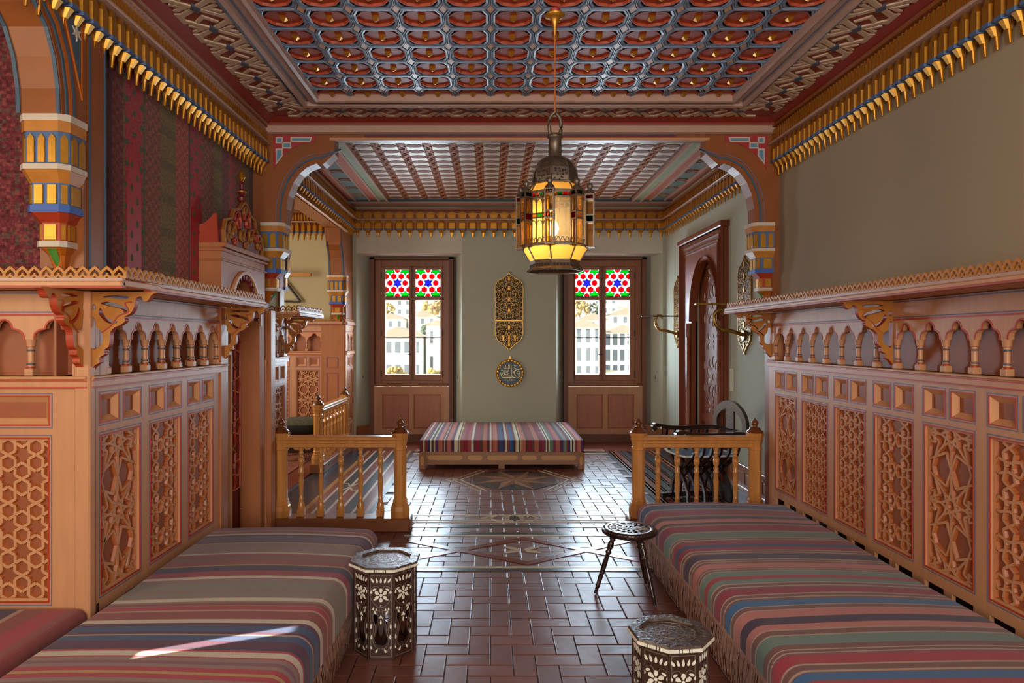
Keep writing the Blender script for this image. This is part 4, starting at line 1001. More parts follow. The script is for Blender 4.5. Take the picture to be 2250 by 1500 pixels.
ll = [(195, TNK), (212, MVE), (240, BRK), (250, TNK), (256, BRK), (270, TAU), (276, WHT), (286, PLM), (300, PUR), (345, PLM), (352, YEL), (358, TAU), (440, WHT), (448, TAU), (455, BRK), (478, BRW), (500, BRK), (540, YEL), (548, DPL), (590, CRM), (632, WHT), (652, TAU), (680, GRT), (740, TAU), (760, GRT), (790, TAU), (806, WHT), (832, TAU), (845, BRK), (865, TAU), (872, REDK), (900, TNK), (912, BRK), (975, WHT), (1005, PLM), (1030, NAV), (1075, PLM), (1095, TNK), (1106, NAV), (1150, PLM), (1200, DPL), (1222, REDK), (1238, WHT), (1280, REDK), (1290, TAU), (1320, MVE), (1345, TAU), (1372, REDK), (1408, YEL), (1430, REDK), (1468, TAU), (1500, MVE)]
extra = [(.03, BRW), (.012, BEI), (.04, GRN), (.012, BEI), (.035, CRM), (.02, NAV), (.03, CRM), (.012, BEI), (.03, BRW), (.05, PNK), (.03, DPL), (.05, TAU), (.012, WHT)]
def bench_base(parent, x0, x1, y0, y1, z, side, fr_y0=None):
    b = MB(); b.box((x0 + .03, y0 + .03, .10), (x1 - .03, y1 - .03, z), DARKW); b.obj('bench_frame', parent)
    for yy in (y0 + .10, (y0 + y1)/2, y1 - .10):
        for xx in (x0 + .10, x1 - .10): MB().box((xx - .03, yy - .03, 0), (xx + .03, yy + .03, .11), DARKW).obj('leg', parent)
def fringe(parent, x, y0, y1, ztop, zbot, nx):
    mb = MB(); rn = random.Random(11); y = y0
    while y < y1:
        w = rn.uniform(.006, .010); l = rn.uniform(-.016, .012); dx = rn.uniform(-.006, .010)*nx; dy = rn.uniform(-.012, .012); o = nx*(.003 + rn.uniform(0, .006))
        zm = (ztop + zbot)/2
        v = [(x + o, y, ztop), (x + o, y + w, ztop), (x + o + nx*.010 + dx*.5, y + w + dy*.5, zm), (x + o + nx*.010 + dx*.5, y + dy*.5, zm), (x + o + dx, y + w*.9 + dy, zbot + l), (x + o + dx, y + dy, zbot + l)]
        mb.add(v, [(0, 1, 2, 3), (3, 2, 4, 5)], FRINGE); y += w*.72
    mb.box((x - .004, y0, ztop - .012), (x + .012*nx + .001, y1, ztop + .006), FRINGE)
    tag(mb.obj('fringe', parent), kind='stuff')
bl = empty('bench', (0, 0, 0), label='low bench under a faded red and taupe striped kilim, crossed by a sunbeam', cat='bench')
k = kilim('kilim_mattress', -1.645, -.675, 1.1, 4.12, .20, .375, stripes_near(ll, .38, extra, 1.0), 'y', (.03, .075), end_r=(.03, .06)); k.parent = bl
bench_base(bl, -1.645, -.675, 1.1, 4.12, .20, 1); fringe(bl, -.690, 1.1, 4.08, .205, .055, 1)
br = empty('bench', (0, 0, 0), label='low bench under a bright multicoloured striped kilim with long mauve fringe', cat='bench')
k = kilim('kilim_mattress', 1.03, 2.06, 1.0, 4.83, .215, .352, stripes_near(rl, .36, extra, .9), 'y', (.08, .03), end_r=(.03, .07)); k.parent = br
bench_base(br, 1.03, 2.06, 1.0, 4.83, .215, -1); fringe(br, 1.04, 1.0, 4.80, .22, .05, -1)
# alcove bench, stripes running away from us
ba = empty('bench', (0, 0, 0), label='striped alcove bench with a red border, cushions meeting at the corner post', cat='bench')
sa = [(-3.2 + .06*i, c) for i, c in enumerate([BRW, CRM, TAU, NAV, BRK, WHT, PLM, TAU, BRK, NAV, MVE, BRK, TAU, REDK, BRK, NAV])] + [(-2.24, PLM), (-2.20, NAV), (-2.08, BRK), (-2.05, DPL), (-1.97, TNK), (-1.945, BRK), (-1.86, REDK), (-1.76, BRK)]
k = kilim('kilim_mattress', -3.2, -1.70, 1.0, 2.88, .20, .372, sa, 'x', (.03, .03), end_r=(.03, .03)); k.parent = ba
bench_base(ba, -3.2, -1.70, 1.0, 2.88, .20, 1)
# far bench
bf = empty('bench', (0, 0, 0), label='low wooden bench with oval inlays and lengthwise striped kilim under the gold plaque', cat='bench')
cl_ = ['#6c3038', '#cfc3a8', '#8a4038', '#3f3050', '#cabf9e', '#4a4038', '#cabf9e', '#5c3a60', '#b56a58', '#5e3838', '#c0a89a', '#5e3838', '#b56a58', '#4a3058', '#c8b070', '#d8d0ba', '#4a4440', '#c8b070', '#8a4848', '#8e2838', '#a05050', '#cfc6b0', '#6e3848', '#8e2838', '#5e4440', '#b0604e', '#5e3838', '#d0c8b8', '#9a5044', '#b56a58', '#5a3a58', '#3a5078', '#4a3050', '#cfc6b0', '#8a4848', '#2f5a8c', '#5a3050', '#c8b070', '#d8d0ba', '#4a4440', '#c8b070', '#b56a58', '#5e3838', '#8e2838', '#6e4840', '#b56a58', '#6e3848', '#96283c', '#7a5060', '#d8d0ba', '#4a4440', '#d8d0ba', '#5f7a68', '#8a4060', '#b56a58', '#5a3a60', '#6f8a7c', '#96283c', '#3c3a60', '#d8d0ba', '#3a3434', '#d8d0ba', '#8a4848', '#c0766c', '#5a3a60']
wd = [2.2, .8, 1.6, 1.6, .8, 1.4, .8, 2, 2.4, 1, .5, 1.2, 2.6, 1.6, .7, 1.4, .8, .7, 2.2, 2.4, 2, 1.4, 1.4, 2.2, 2, 2.4, 1.6, 1, 1.2, 2.4, 1.4, 2, 1, 1.4, 1.6, 2, 1.4, .7, 1.2, .8, .7, 2.6, 1.6, 2, 1.6, 2.6, 1.6, 1.4, 1.2, .8, .8, .8, 2, 1.6, 2.4, 2, 2, 1, 1.2, .9, .8, .9, 1.6, 2.2, 1.6]
tot = sum(wd); p = -.824; sf = []
for w, c in zip(wd, cl_): sf.append((p, c)); p += w/tot*1.906
k = kilim('kilim_mattress', -.824, 1.082, 7.92, 9.66, .20, .335, sf, 'x', (.012, .02), crown=.006, end_r=(.012, .012)); k.parent = bf
x0, x1, y0_ = -.83, 1.088, 7.905
f = MB(); f.box((x0 + .05, y0_, .065), (x1 - .05, y0_ + .03, .20), BENCHW, .003); f.box((x0 + .05, y0_ - .006, .055), (x1 - .05, y0_ + .03, .078), BENCHW, .002); f.box((x0 + .02, y0_ + .05, .10), (x1 - .02, 9.66, .198), BENCHW); f.obj('bench_frame', bf)
for xx in (x0, x1 - .075):
    for yy in (y0_ - .012, 9.58): MB().box((xx, yy, 0), (xx + .075, yy + .06, .20), BENCHW, .004).obj('leg', bf)
MB().box((.09, y0_ + .05, 0), (.165, y0_ + .11, .10), BENCHW).obj('leg', bf)
for a, b in ((-.725, -.325), (-.265, -.095), (-.04, .315), (.365, .535), (.585, .99)):
    r_ = .028; pts = arc(b - r_, .133, r_, -90, 90, 6) + arc(a + r_, .133, r_, 90, 270, 6)
    MB().prism(pts, y0_ - .004, y0_, OVALW).obj('oval_inlay', bf)
for xx in (x0 + .0375, x1 - .0375): MB().prism(arc(xx, .10, .022, 0, 330, 11, .055), y0_ - .015, y0_ - .012, OVALW).obj('oval_inlay', bf)
# ------------------------------------------------------------------ windows with aprons
def hexpts(cx, cz, r, ph=0): return [(cx + r*math.cos(R(ph + 60*i)), cz + r*math.sin(R(ph + 60*i))) for i in range(6)]
def clip_poly(poly, x0, x1, z0, z1):
    def cut(P, f, g):
        out = []
        for i in range(len(P)):
            a, b = P[i], P[(i+1) % len(P)]; fa_, fb_ = f(a), f(b)
            if fa_ >= 0: out.append(a)
            if (fa_ >= 0) != (fb_ >= 0):
                t = fa_/(fa_ - fb_); out.append((a[0] + (b[0]-a[0])*t, a[1] + (b[1]-a[1])*t))
        return out
    for f in (lambda p: p[0]-x0, lambda p: x1-p[0], lambda p: p[1]-z0, lambda p: z1-p[1]):
        poly = cut(poly, f, None)
        if len(poly) < 3: return None
    return poly
def window(n, xl, xr, panes):
    YW = 10.08
    w = empty('window_%d' % n, (0, 0, 0)); struct(w, 'walnut casement window with star patterned stained glass above clear panes')
    zt, zb = 2.705, .835
    f = MB()
    f.box((xl, YW - .10, .0), (xl + .065, YW + .14, zt), WIND); f.box((xr - .065, YW - .10, .0), (xr, YW + .14, zt), WIND); f.box((xl, YW - .10, zt - .03), (xr, YW + .14, zt), WIND)
    f.box((xl + .065, YW - .02, zb), (xl + .16, YW + .10, zt - .03), WINW, .006); f.box((xr - .16, YW - .02, zb), (xr - .065, YW + .10, zt - .03), WINW, .006)
    f.box((xl + .16, YW - .02, zt - .13), (xr - .16, YW + .10, zt - .03), WINW, .006); f.box((xl + .16, YW - .02, zb), (xr - .16, YW + .10, zb + .07), WINW, .006)
    f.box((xl + .05, YW - .05, zb - .02), (xr - .05, YW + .05, zb + .02), WIND, .006)
    f.obj('window_frame', w)
    Z = dict(s1=2.53, s0=2.14, c1=2.08, c0=.988)
    xm = (panes[0][1] + panes[1][0])/2
    MB().box((xm - .018, YW - .055, zb + .06), (xm + .012, YW - .02, zt - .12), WIND, .004).obj('meeting_bar', w)
    for px0, px1 in panes:
        s = empty('sash', (0, 0, 0)); s.parent = w
        L_ = px0 - .075 if px0 < xm - .2 else xm; Rr = px1 + .075 if px0 > xm else xm
        if px0 < xm: L_, Rr = xl + .16, xm
        else: L_, Rr = xm, xr - .16
        b = MB()
        b.box((L_, YW - .035, zb + .07), (px0, YW + .03, zt - .13), WINW, .004); b.box((px1, YW - .035, zb + .07), (Rr, YW + .03, zt - .13), WINW, .004)
        b.box((px0, YW - .035, Z['s1']), (px1, YW + .03, zt - .13), WINW); b.box((px0, YW - .035, Z['c1']), (px1, YW + .03, Z['s0']), WINW, .004); b.box((px0, YW - .035, zb + .07), (px1, YW + .03, Z['c0']), WINW)
        b.obj('sash_frame', s)
        MB().box((px0, YW - .008, 1.522), (px1, YW + .008, 1.534), IRON).obj('glazing_bar', s)
        MB().box((px0, YW - .002, Z['c0']), (px1, YW + .002, Z['c1']), GLASS).obj('pane', s)
        MB().box((px0, YW + .004, Z['s0']), (px1, YW + .007, Z['s1']), GWHT).obj('opal_pane', s)
        cx, cz = (px0 + px1)/2, (Z['s0'] + Z['s1'])/2; q = .112
        def pc(poly, m, nm):
            p_ = clip_poly(poly, px0 + .002, px1 - .002, Z['s0'] + .002, Z['s1'] - .002)
            if p_:
                MB().prism(p_, YW - .004, YW + .003, m).obj(nm, s)
                lead.ribbon(p_, .009, -.006, .004, LEAD, lambda u, v, t: (u, YW + t, v), closed=True)
        lead = MB()
        star = [p for i in range(6) for p in ((cx + .072*math.cos(R(60*i + 90)), cz + .072*math.sin(R(60*i + 90))), (cx + .042*math.cos(R(60*i + 120)), cz + .042*math.sin(R(60*i + 120))))]
        pc(star, GBLU, 'star_piece')
        for i in range(6): pc(hexpts(cx + q*math.cos(R(60*i)), cz + q*math.sin(R(60*i)), .045, 30), GRED, 'ruby_piece')
        for i in range(6): pc(hexpts(cx + 1.73*q*math.cos(R(60*i + 30)), cz + 1.73*q*math.sin(R(60*i + 30)), .043, 30), GRED, 'ruby_piece')
        for sx_ in (-1, 1):
            for sz_ in (-1, 1): 
                c0_, c1_ = cx + sx_*q, cz + sz_*1.73*q
                pc([p for i in range(6) for p in ((c0_ + .088*math.cos(R(60*i + 90)), c1_ + .088*math.sin(R(60*i + 90))), (c0_ + .052*math.cos(R(60*i + 120)), c1_ + .052*math.sin(R(60*i + 120))))], GGRN, 'green_piece')
                pc(hexpts(cx + sx_*1.5*q, cz + sz_*.87*q, .043, 30), GRED, 'ruby_piece')
        # interlaced strap joints
        for i in range(6):
            a = R(60*i + 30)
            for t in (-.5, .5):
                ax, az = cx + .075*math.cos(a + t*.9), cz + .075*math.sin(a + t*.9)
                s_ = clip_seg((ax, az), (ax + .05*math.cos(a + t*1.6), az + .05*math.sin(a + t*1.6)), px0, Z['s0'], px1, Z['s1'])
                if s_: lead.ribbon(list(s_), .004, -.006, .004, LEAD, lambda u, v, t2: (u, YW + t2, v))
        tag(lead.obj('lead_came', s), kind='stuff')
    h = MB(); h.box((xm - .03, YW - .075, 1.27), (xm, YW - .055, 1.30), IRON); h.box((xm - .075, YW - .085, 1.278), (xm - .02, YW - .072, 1.292), IRON, .003); h.obj('handle', w)
    for zz in (.95, 1.55, 2.40):
        for xx in (xl + .158, xr - .168): MB().box((xx, YW - .045, zz), (xx + .012, YW - .02, zz + .09), IRON).obj('hinge', w)
    # apron below the window
    a = MB(); x0, x1 = xl + .065, xr - .065; Y0 = YW - .10
    a.box((x0, Y0, .12), (x1, Y0 + .03, .20), TANW); a.box((x0, Y0, .70), (x1, Y0 + .03, zb - .02), TANW)
    xm_ = (x0 + x1)/2
    for u0, u1 in ((x0, x0 + .12), (xm_ - .035, xm_ + .035), (x1 - .12, x1)): a.box((u0, Y0, .20), (u1, Y0 + .03, .70), TANW)
    a.box((x0, Y0 - .01, 0), (x1, Y0 + .03, .12), WIND)
    a.obj('apron_frame', w)
    for u0, u1 in ((x0 + .12, xm_ - .035), (xm_ + .035, x1 - .12)):
        MB().loft([[(u0, Y0 + .02, .20), (u1, Y0 + .02, .20), (u1, Y0 + .02, .70), (u0, Y0 + .02, .70)], [(u0 + .02, Y0 + .012, .22), (u1 - .02, Y0 + .012, .22), (u1 - .02, Y0 + .012, .68), (u0 + .02, Y0 + .012, .68)]], PINKW).obj('apron_panel', w)
window(1, -1.77, -.545, [(-1.549, -1.20), (-1.104, -.741)])
window(2, 1.07, 2.283, [(1.246, 1.596), (1.697, 2.047)])
# ------------------------------------------------------------------ panelled skirting
def skirting(n, p0, p1, parent=None, h=.26):
    p0 = Vector(p0); p1 = Vector(p1); d = p1 - p0; L = d.length; a = math.atan2(d.y, d.x)
    r = empty('baseboard_%d' % n, (p0.x, p0.y, 0), a); struct(r)       # local -y faces the room
    b = MB(); t = .022
    b.box((0, -t*.6, 0), (L, .0, h - .02), SKIRT); b.box((0, -t*1.5, 0), (L, 0, .045), SKIRT, .004); b.box((0, -t*1.5, h - .025), (L, 0, h), SKIRT, .004)
    b.box((0, -t, .045), (L, 0, .075), SKIRT); b.box((0, -t, h - .07), (L, 0, h - .025), SKIRT)
    k = max(1, round(L/.21)); q = L/k
    for i in range(k + 1): b.box((max(0, i*q - .035), -t, .075), (min(L, i*q + .035), 0, h - .07), SKIRT)
    b.obj('skirting_board', r)
    for i in range(k):
        u0, u1 = i*q + .045, (i+1)*q - .045
        if u1 - u0 > .03: MB().loft([[(u0, -.013, .082), (u1, -.013, .082), (u1, -.013, h-.077), (u0, -.013, h-.077)], [(u0+.01, -.018, .092), (u1-.01, -.018, .092), (u1-.01, -.018, h-.087), (u0+.01, -.018, h-.087)]], SKIRT).obj('skirting_panel', r)
skirting(1, (FR, 7.20), (FR, YA1)); skirting(2, (FR, YB), (FR, 8.86))
skirting(3, (NL[1], YB), (NR[0], YB)); skirting(4, (NR[1], YB), (FR, YB))
skirting(5, (NL[0], YB), (NL[2], 10.0)); skirting(6, (NL[3], 10.0), (NL[1], YB)); skirting(7, (NR[0], YB), (NR[2], 10.0)); skirting(8, (NR[3], 10.0), (NR[1], YB))
for i, (x, y) in enumerate(((NL[0] + .07, 9.97), (NL[3] + .07, 9.92), (NR[2] - .06, 9.97), (NR[1] - .08, 9.93))):
    hk = MB().tube([(x, y - .0, .93), (x, y - .02, .93), (x, y - .03, .96), (x, y - .025, .99)], .005, 6, IRON).obj('hook')
    tag(hk, ['tiny iron hook on the outer cheek of the alcove side window', 'tiny iron hook on the inner cheek of the alcove side window', 'tiny iron hook on the inner cheek of the doorway side window', 'tiny iron hook on the outer cheek of the doorway side window'][i], 'hook')
# ------------------------------------------------------------------ carved doorway on the far room's side wall
dr = empty('door_1', (FR, 8.03, 0), 0); struct(dr, 'dark carved doorway with pointed arch and pierced rosette leaf')
ap = [(.52*math.cos(R(t)), 1.72 + .72*math.sin(R(t))**.92) for t in range(0, 181, 12)]
ap = [(u - .17 + .0, v) for u, v in ap]
fr = MB(); fr.prism([(-.80, 0), (-.80, 2.70), (.80, 2.70), (.80, 0), (ap[0][0], 0)] + ap + [(ap[-1][0], 0)], -.055, .02, DOORW, pyz); fr.obj('door_frame', dr)
for d, i_, wd_ in ((-.085, .03, .06), (-.075, .13, .035)):
    MB().ribbon([(-.80 + i_, 0), (-.80 + i_, 2.70 - i_), (.80 - i_, 2.70 - i_), (.80 - i_, 0)], wd_, d, -.05, DOORW, pyz).obj('casing_moulding', dr)
MB().box((-.10, -.84, 2.70), (.02, .84, 2.765), DOORW, .01).obj('casing_cornice', dr)
MB().ribbon(ap, .05, -.08, -.05, DOORW, pyz).obj('arch_moulding', dr)
for s in (1,):
    u = ap[-1][0] - .0 if s < 0 else ap[0][0]
for u in (ap[0][0] + .045, ap[-1][0] - .045):
    c = MB(); c.lathe([(.04, 0), (.04, .25), (.028, .27), (.028, 1.52), (.038, 1.54), (.03, 1.57), (.042, 1.62), (.042, 1.70)], 12, DOORW); c.obj('column', dr, (-.075, u, 0))
lf = MB(); YC = -.17; ow = .50
holes = []
def rose(cz, r_, n=10, ln=.12, wd_=.055):
    holes.append(arc(YC, cz, .036, 0, 330, 11))
    for k in range(n):
        a = 360*k/n + 18; holes.append(drop(YC + r_*math.cos(R(a)), cz + r_*math.sin(R(a)), ln, wd_, a + 180))
for cz in (1.89, 1.07): rose(cz, .175, 10, .14, .10)
for cz in (2.25, 1.48, .72):
    for s in (-1, 1):
        for q in (-1, 1): holes.append(drop(YC + s*.16, cz + q*.048, .12, .075, 90*0 + (0 if s < 0 else 180) + s*q*30))
    holes.append(drop(YC, cz + .065, .05, .03, 90)); holes.append(drop(YC, cz - .065, .05, .03, -90)); holes.append(arc(YC, cz, .018, 0, 320, 8))
for cz in (2.02, 1.76, 1.20, .94):
    for s in (-1, 1): holes.append(drop(YC + s*.33, cz, .13, .10, 90)); 
lf.plate([(YC - .42, .60), (YC + .42, .60), (YC + .42, 2.36), (YC + .0, 2.42), (YC - .42, 2.36)], holes, .02, .028, DOORF, pyz)
lf.obj('fretwork', dr, (.025, 0, 0))
MB().box((.0535, YC - .42, .6), (.07, YC + .42, 2.335), mat('door_curtain', '#d8cfc4', .8)).obj('backing', dr)
st = MB(); st.box((.01, YC - .52, 0), (.05, YC - .42, 2.45), DOORW); st.box((.01, YC + .42, 0), (.05, YC + .52, 2.45), DOORW); st.box((.01, YC - .42, .52), (.05, YC + .42, .61), DOORW); st.box((.01, YC - .42, 0), (.05, YC + .42, .10), DOORW); st.box((.005, YC-.42, 2.34), (.05, YC+.42, 2.455), DOORW); st.obj('leaf_frame', dr, (.03, 0, 0))
MB().box((.08, YC - .42, .10), (.095, YC + .42, .52), SKIRT).obj('lower_panel', dr)
sw = MB().box((FR - .012, 7.06, .96), (FR, 7.16, 1.20), SWITCH, .003).obj('light_switch'); MB().box((FR - .018, 7.09, 1.04), (FR - .012, 7.13, 1.12), SWITCH, .002).obj('rocker', sw); tag(sw, 'narrow ivory light switch plate beside the carved doorway', 'switch')
# ------------------------------------------------------------------ turned railings
def baluster_mesh(h):
    mb = MB(); mb.box((-.028, -.028, 0), (.028, .028, .06), RAILW, .005)
    mb.lathe([(.028, .055), (.030, .075), (.024, .10), (.016, .125), (.021, .135), (.016, .145), (.018, .20), (.021, .28), (.016, .335), (.022, .345), (.022, .352), (.017, .36), (.021, .38), (.014, .395), (.021, .408), (.024, .43), (.022, .47), (.015, h - .08), (.013, h - .055), (.019, h - .05), (.019, h - .042), (.014, h - .036), (.020, h - .02), (.023, h)], 12, RAILW)
    return mb.mesh('baluster')
ME_BAL = baluster_mesh(.545)
def post_mesh(h):
    mb = MB(); mb.lathe([(.075, 0), (.078, .05), (.072, .085), (.064, .09), (.066, .105), (.058, .115), (.060, .13), (.050, .145), (.050, h - .135), (.056, h - .13), (.056, h - .115), (.050, h - .105), (.060, h - .06), (.066, h - .05), (.060, h - .045), (.068, h - .02), (.070, h)], 8, RAILW, smooth=False, phase=.5)
    return mb.mesh('post')
def finial_mesh():
    mb = MB(); mb.lathe([(.066, 0), (.062, .02), (.046, .028), (.042, .045), (.022, .05), (.018, .06), (.028, .075), (.030, .085), (.018, .10), (.008, .112), (.002, .12)], 10, RAILD); return mb.mesh('finial')
ME_POST, ME_FIN = post_mesh(.66), finial_mesh()
def railing(p0, p1, label, nb, posts=(True, True)):
    p0 = Vector(p0); p1 = Vector(p1); d = p1 - p0; L = d.length
    r = empty('railing', (p0.x, p0.y, 0), math.atan2(d.y, d.x), label=label, cat='railing')
    ZP = .105
    MB().box((-.09, -.085, 0), (L + .09, .085, ZP), PLINW, .008).obj('plinth', r)
    MB().box((.02, -.05, ZP + .575), (L - .02, .05, ZP + .60), RAILW, .008).box((0, -.038, ZP + .545), (L, .038, ZP + .58), RAILW, .006).box((.0, -.055, ZP + .60), (L, .055, ZP + .635), RAILW, .012).obj('handrail', r)
    for x in ([0] if posts[0] else []) + ([L] if posts[1] else []):
        p = inst(ME_POST, 'post', r, (x, 0, ZP)); inst(ME_FIN, 'finial', p, (0, 0, .655))
    for i in range(nb): inst(ME_BAL, 'baluster', r, ((i + 1)*L/(nb + 1), 0, ZP))
    return r
railing((-1.655, 5.40), (-.715, 5.40), 'turned honey wood railing by the column at the end of the faded kilim bench', 5)
railing((1.17, 5.40), (2.09, 5.40), 'turned honey wood railing in front of the dark inlaid armchair', 5)
railing((-1.95, 7.72), (-1.95, 9.12), 'turned wood railing running away beside the velvet cushioned stool', 7)
# ------------------------------------------------------------------ octagonal inlaid tables
def oct_table(loc, rz, H, Wt, label):
    t = empty('octagonal_table', loc, rz, label=label, cat='table', group=None)
    ro = Wt/2; ri = Wt*.43; zt = H - .03; k8 = 2*math.pi/8
    def ring8(r_, z): return [(r_/math.cos(k8/2)*math.cos(k8*(i + .5)), r_/math.cos(k8/2)*math.sin(k8*(i + .5)), z) for i in range(8)]
    MB().loft([ring8(ro*.93, zt), ring8(ro, zt + .008), ring8(ro, zt + .022), ring8(ro*.97, H), ring8(ro*.74, H), ring8(ro*.71, H - .008)], DARKT).obj('top', t)
    e = MB()
    for i in range(8):
        a, b = [Vector(ring8(ro + .001, 0)[(i + q) % 8]) for q in (0, 1)]
        for u0, u1 in ((0, .30), (.33, .38), (.41, .59), (.62, .67), (.70, 1)):
            p, q = a.lerp(b, u0), a.lerp(b, u1); n_ = Vector((p + q)).normalized()*.0025
            e.loft([[tuple(p + Vector((0, 0, zt + .009))), tuple(q + Vector((0, 0, zt + .009))), tuple(q + Vector((0, 0, zt + .022))), tuple(p + Vector((0, 0, zt + .022)))], [tuple(p + n_ + Vector((0, 0, zt + .011))), tuple(q + n_ + Vector((0, 0, zt + .011))), tuple(q + n_ + Vector((0, 0, zt + .020))), tuple(p + n_ + Vector((0, 0, zt + .020)))]], PEARL)
    e.obj('edge_inlay', t)
    ti = MB(); rn = random.Random(4)
    for i in range(90):
        a, r_ = rn.uniform(0, 6.28), ro*.68*math.sqrt(rn.random()); s_ = rn.uniform(.003, .006)
        ti.prism(drop(r_*math.cos(a), r_*math.sin(a), s_*2.4, s_*1.4, rn.uniform(0, 360), 6), H - .008, H - .0072, PEWT, pxy)
    for r_ in (.66, .40): ti.ribbon([(ro*r_*math.cos(k8*i), ro*r_*math.sin(k8*i)) for i in range(8)], .004, H - .008, H - .0070, PEWT, pxy, closed=True)
    for i in range(16): ti.prism(drop(ro*.85*math.cos(k8*i/2 + .2), ro*.85*math.sin(k8*i/2 + .2), .014, .008, 22.5*i, 6), H, H + .0008, PEWT, pxy)
    tag(ti.obj('top_inlay', t), kind='stuff')
    sw_ = 2*ri*math.tan(k8/2); w2 = sw_/2; h_ = zt
    # side board: keyhole openings near the foot
    outer = [(-w2, 0), (w2, 0), (w2, h_), (-w2, h_)]
    big = [(x*1.0, z) for x, z in [(-.012, .155), (-.022, .12)] + arc(0, .092, .030, 150, 390, 10) + [(.022, .12), (.012, .155), (.010, .125), (0, .105), (-.010, .125)]]
    sm = lambda s_: drop(s_*.026, .185, .062, .024, -90)
    sp = MB(); sp.plate(outer, [big[::-1], sm(-1), sm(1)], -.010, 0, DARKW, lambda u, v, q: (u, -q - ri, v)); me_side = sp.mesh('side_board')
    il = MB(); pm = lambda u, v, q: (u, -ri - q, v)
    def d_(x, z, l, w_, a): il.prism(drop(x, z, l, w_, a, 8), 0, .0018, PEARL, pm)
    for x in (-.04, -.02, 0, .02, .04): d_(x, h_ - .035, .026, .013, 90 - x*900)
    for k in range(6): d_(.021*math.cos(R(60*k + 30)), h_ - .105 + .021*math.sin(R(60*k + 30)), .024, .021, 60*k + 210)
    il.prism(arc(0, h_ - .105, .007, 0, 315, 7), 0, .0018, PEARL, pm)
    for s_ in (-1, 1):
        for x, z, l, w_, a in ((.045, h_ - .09, .016, .014, 90), (.030, h_ - .078, .020, .013, 160), (.030, h_ - .125, .012, .009, 0), (.028, h_ - .185, .022, .012, 60), (.022, h_ - .172, .012, .010, 90), (.036, h_ - .168, .013, .011, 90), (.046, .155, .024, .012, 90), (.044, .105, .022, .012, 90), (.046, .055, .016, .01, 80), (.020, .04, .020, .012, 120)): d_(s_*x, z, l, w_, a if s_ > 0 else 180 - a)
    d_(0, h_ - .152, .010, .007, 90); d_(0, h_ - .205, .018, .012, 90); d_(0, .175, .022, .011, 90); d_(.008, .195, .010, .008, 90); d_(-.008, .195, .010, .008, 90)
    me_in = il.mesh('pearl_inlay')
    ln = MB()
    ln.ribbon([(-w2 + .008, .012), (w2 - .008, .012), (w2 - .008, h_ - .01), (-w2 + .008, h_ - .01)], .003, 0, .0012, PEWT, pm, closed=True)
    heart = smooth_pts([(0, h_ - .165), (-.045, h_ - .125), (-.045, h_ - .075), (-.018, h_ - .062), (0, h_ - .085), (.018, h_ - .062), (.045, h_ - .075), (.045, h_ - .125)], 4, True)
    ln.ribbon(heart, .0025, 0, .0012, PEWT, pm, closed=True)
    for s_ in (-1, 1):
        ln.ribbon(smooth_pts([(s_*.004, .225), (s_*.026, .228), (s_*.040, .195), (s_*.024, .145), (s_*.038, .085), (s_*.018, .052), (0, .050)], 4), .0025, 0, .0012, PEWT, pm)
        ln.ribbon(smooth_pts([(s_*.006, h_ - .17), (s_*.012, h_ - .20), (s_*.045, .235), (s_*.050, .19), (s_*.034, .14), (s_*.048, .08), (s_*.03, .035)], 4), .0022, 0, .0012, PEWT, pm)
    me_ln = ln.mesh('line_inlay')
    for i in range(8):
        b = inst(me_side, 'side_board', t, (0, 0, 0), (0, 0, k8*i)); inst(me_in, 'pearl_inlay', b); inst(me_ln, 'line_inlay', b)
        a = k8*(i + .5); rr_ = ri/math.cos(k8/2)
        MB().lathe([(.007, 0), (.007, h_)], 6, DARKW).obj('edge_strip', t, (rr_*math.cos(a), rr_*math.sin(a), 0))
    return t
oct_table((-.515, 3.345, 0), 0, .435, .325, 'dark octagonal table inlaid with pearl flowers beside the fringed end of the faded kilim')
oct_table((.665, 2.53, 0), R(7), .425, .285, 'smaller pearl inlaid octagonal table with pale edge, near the three legged stool')
# ------------------------------------------------------------------ three legged stool
st = empty('stool', (.82, 4.03, 0), 0, label='dark carved round stool on three turned legs standing on the tiles', cat='stool')
s = MB(); s.lathe([(.13, .350), (.150, .356), (.156, .366), (.156, .384), (.150, .390), (.118, .390), (.114, .385)], 36, EBONY); s.obj('seat', st)
c = MB()
for k in range(48):
    a = 2*math.pi*k/48; c.box((-.003, -.006, -.010), (.003, .003, .010), EBONY)
    for q in range(8): 
        v = Vector(c.v[-8 + q]); c.v[-8 + q] = tuple(Matrix.Rotation(a, 3, 'Z') @ (v + Vector((0, -.156, 0))) + Vector((0, 0, .374)))
c.obj('edge_beading', st)
c = MB()
for r_, n, l in ((.095, 16, .034), (.062, 12, .034), (.030, 8, .034)):
    for k in range(n): c.prism(drop(r_*math.cos(2*math.pi*k/n), r_*math.sin(2*math.pi*k/n), l, .016, 360*k/n + 180, 8), .384, .3895, PEARLG, pxy)
for r_ in (.115, .078, .046, .012): c.ribbon(arc(0, 0, r_, 0, 345, 23), .005, .384, .3905, EBONY, pxy, closed=True)
tag(c.obj('carved_rosette', st), kind='stuff')
for (fx, fy) in ((.618, 4.03), (.925, 3.84), (.955, 4.20)):
    tip = Vector((fx - .82, fy - 4.03, 0)); topp = Vector((tip.x*.45, tip.y*.45, .352)); pts = []; rs = []
    for u, r_ in ((0, .013), (.06, .013), (.08, .020), (.11, .013), (.15, .017), (.20, .019), (.26, .012), (.29, .018), (.31, .018), (.34, .012), (.5, .015), (.7, .014), (.85, .012), (.87, .015), (.90, .010), (1, .009)):
        pts.append(topp.lerp(tip + Vector((0, 0, .004)), u)); rs.append(r_)
    MB().tube(pts, rs, 10, EBONY).obj('leg', st)
